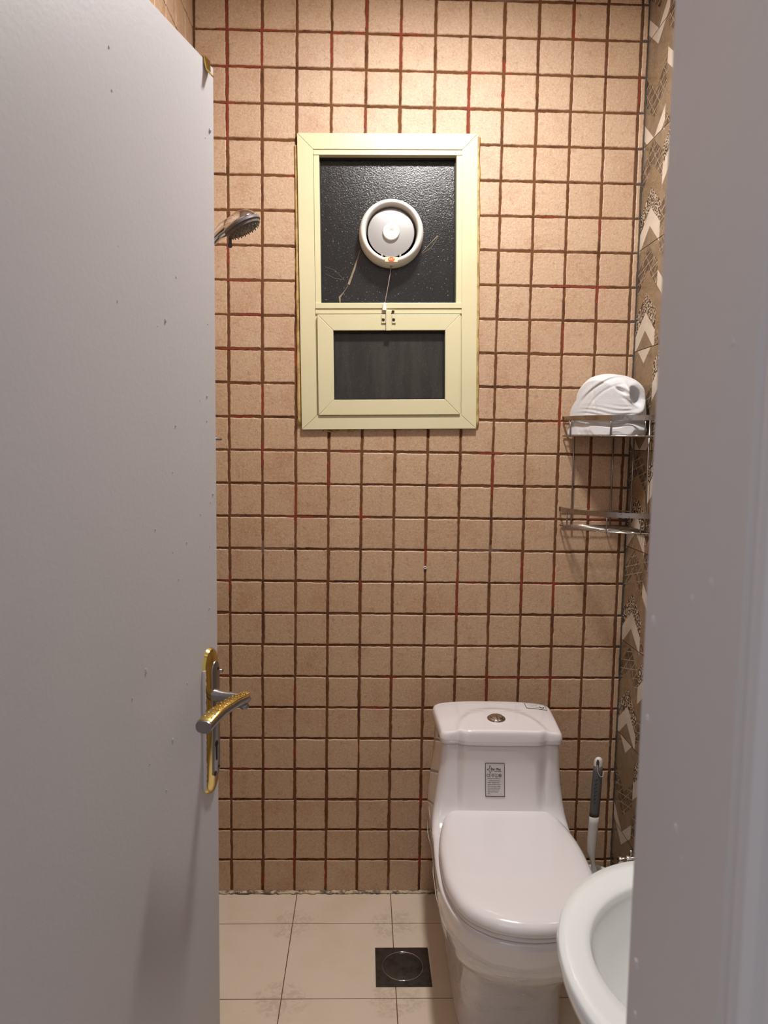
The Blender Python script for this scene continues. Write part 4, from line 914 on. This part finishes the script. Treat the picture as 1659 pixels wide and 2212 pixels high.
for z, a, b in ((0.0, 0.10, 0.10), (0.02, 0.098, 0.098), (0.06, 0.085, 0.085), (0.40, 0.075, 0.078), (0.60, 0.09, 0.09), (0.66, 0.11, 0.105)):
    rings.append([(1.10 + a * math.cos(2 * math.pi * i / 40), b * math.sin(2 * math.pi * i / 40), z) for i in range(40)])
g.loft(rings); g.build('pedestal', BASINC, bs, smooth=True)
g = G(); g.lathe([(0.024, ZB - 0.004), (0.024, ZB + 0.012), (0.018, ZB + 0.02), (0.017, ZB + 0.10), (0.012, ZB + 0.11)], (1.175, 0.0, 0), 'z', 24); g.tube([(1.175, 0, ZB + 0.075), (1.12, 0, ZB + 0.085), (1.055, 0, ZB + 0.075)], [0.012, 0.010, 0.009], 14)
tap = g.build('tap', CHROME, bs, smooth=True); g = G(); g.tube([(1.175, 0, ZB + 0.11), (1.165, 0, ZB + 0.128), (1.12, 0, ZB + 0.145)], [0.010, 0.008, 0.006], 12); g.build('lever', CHROME, tap, smooth=True)

# angle valve low on the right wall
vv = thing('angle_valve', 'small chrome stop valve low on the patterned wall by the basin', 'valve', (XR, -0.262, 0.268))
g = G(); g.lathe([(0.021, 0.0), (0.020, -0.004), (0.010, -0.008), (0.010, -0.030), (0.0125, -0.032), (0.0125, -0.052), (0.0095, -0.056)], (0, 0, 0), 'x', 24); g.build('body', CHROME, vv, angle=40)
g = G(); g.tube([(-0.04, 0, 0.008), (-0.04, 0, 0.03)], 0.006, 12); g.build('outlet', CHROME, vv, smooth=True)
g = G(); g.lathe([(0.0085, -0.054), (0.0095, -0.058), (0.0095, -0.074), (0.007, -0.077)], (0, 0, 0), 'x', 16); g.build('knob', CHROME, vv, angle=40)
# small plastic wall plug in the grout
g = G(); g.lathe([(0.0046, 0.002), (0.0050, -0.0022), (0.0042, -0.0030), (0.0024, -0.0030), (0.0020, 0.001)], (0, 0, 0), 'y', 20); g.add([(0.0022 * math.cos(i * .5236), -0.0005, 0.0022 * math.sin(i * .5236)) for i in range(12)], [tuple(range(12))], 1)
o = g.build('wall_plug', [STK, BLACK], angle=40); o.location = (0.6075, 0.0, 1.073); tag(o, 'tiny grey plastic screw plug in the back wall above the toilet', 'wall plug')

# ------------------------------------------------------------------ hand shower reaching out from the left wall
shw = thing('hand_shower', 'chrome hand shower head on a bracket, poking out past the door', 'shower head', (0.0, 0.0, 0.0))
HC = Vector((0.1155, -0.45, 1.972)); 
zx = Vector((0.88, 0.0, 0.47)).normalized()              # along the disc, up to the right
nz = Vector((0.46, 0.06, -0.88)); nz = (nz - zx * nz.dot(zx)).normalized()   # where the face points
yx = nz.cross(zx)
MX = Matrix(((zx.x, yx.x, nz.x, HC.x), (zx.y, yx.y, nz.y, HC.y), (zx.z, yx.z, nz.z, HC.z), (0, 0, 0, 1))) @ Matrix.Scale(0.99, 4)
g = G(); g.lathe([(0.002, -0.0290), (0.014, -0.0280), (0.028, -0.0230), (0.038, -0.0150), (0.0445, -0.005), (0.0455, 0.0)], (0, 0, 0), 'z', 40)
g.tube([(-0.020, 0, -0.010), (-0.045, 0, -0.0085), (-0.065, 0, -0.004), (-0.085, 0, 0.003), (-0.150, 0, 0.030)], [0.018, 0.0165, 0.0125, 0.0115, 0.0115], 18)
g.xf(MX); g.build('head', CHROME, shw, smooth=True)
g = G(); g.lathe([(0.0455, 0.0), (0.0470, 0.001), (0.0470, 0.0060), (0.0440, 0.0085), (0.041, 0.0085)], (0, 0, 0), 'z', 40, cap0=False); g.xf(MX); g.build('collar', SHG, shw, angle=40)
g = G(); g.lathe([(0.0435, 0.007), (0.042, 0.0135), (0.032, 0.0175), (0.001, 0.0190)], (0, 0, 0), 'z', 40)
for ring_r, cnt in ((0.036, 22), (0.027, 16), (0.017, 10)):
    for i in range(cnt):
        a = 2 * math.pi * i / cnt; g.lathe([(0.0015, 0.014), (0.0012, 0.0200)], (ring_r * math.cos(a), ring_r * math.sin(a), 0), 'z', 6)
g.xf(MX); g.build('spray_face', SHF, shw, angle=40)
g = G(); g.tube([(-0.040, -0.010, 0.012), (-0.0465, -0.012, 0.024)], 0.0040, 10); g.sphere((-0.0485, -0.0125, 0.027), 0.0062, 12); g.xf(MX); g.build('spray_lever', RELIEF, shw, smooth=True)
# slide rail with bracket and hose on the left wall, behind the door
rail = thing('shower_rail', 'chrome shower rail on the left wall behind the open door', 'shower rail', (XL, -0.45, 0))
g = G(); g.tube([(0.05, 0, 1.30), (0.05, 0, 1.98)], 0.009, 14); g.tube([(0.0, 0, 1.32), (0.05, 0, 1.32)], 0.009, 12); g.tube([(0.0, 0, 1.95), (0.05, 0, 1.95)], 0.009, 12); g.build('bar', CHROME, rail, smooth=True)
e = MX @ Vector((-0.130, 0, 0.022)); g = G(); g.tube([(0.05, 0, e.z), (e.x - XL, e.y + 0.45, e.z)], 0.013, 14); g.build('bracket', CHROME, rail, smooth=True)
mx = thing('shower_mixer', 'chrome shower mixer lever just showing past the door edge', 'tap', (XL, -0.20, 1.457))
g = G(); g.lathe([(0.03, 0.0), (0.03, 0.006), (0.018, 0.012), (0.018, 0.05), (0.015, 0.055)], (0, 0, 0), 'x', 24); g.build('body', CHROME, mx, smooth=True)
g = G(); g.tube([(0.045, 0, 0.003), (0.075, 0, 0.008), (0.1135, 0, 0.006)], [0.008, 0.006, 0.0035], 12); g.build('lever', STEEL, mx, smooth=True)
bt = thing('bib_tap', 'small chrome tap end just showing beside the door lock', 'tap', (XL, -0.16, 0.790))
g = G(); g.lathe([(0.024, 0.0), (0.022, 0.006), (0.012, 0.010), (0.012, 0.085), (0.010, 0.088)], (0, 0, 0), 'x', 24); g.build('body', CHROME, bt, smooth=True)
g = G(); g.lathe([(0.005, 0.084), (0.006, 0.090), (0.006, 0.103), (0.003, 0.106)], (0, 0, 0), 'x', 20); g.build('knob', STEEL, bt, smooth=True)

# ------------------------------------------------------------------ ceiling lamp (above the frame)
lamp = thing('ceiling_lamp', 'round white ceiling lamp over the middle of the bathroom', 'lamp', (LAMP.x, LAMP.y, ZC))
g = G(); g.lathe([(0.095, 0.0), (0.095, -0.018), (0.088, -0.022)], (0, 0, 0), 'z', 40, cap1=False); g.build('base', WPLASTIC, lamp, smooth=True)
g = G(); g.lathe([(0.086, -0.016), (0.084, -0.035), (0.065, -0.055), (0.030, -0.066), (0.002, -0.068)], (0, 0, 0), 'z', 40, cap0=False); g.build('glass_bowl', LAMPG, lamp, smooth=True)
ld = bpy.data.lights.new('lamp_light', 'AREA'); ld.shape = 'DISK'; ld.size = 0.16; ld.energy = LAMP_POWER; ld.color = (1.0, 0.98, 0.955); ld.spread = R(180)
lo = bpy.data.objects.new('lamp_light', ld); COL.objects.link(lo); lo.parent = lamp; lo.location = (0, 0, -0.075)
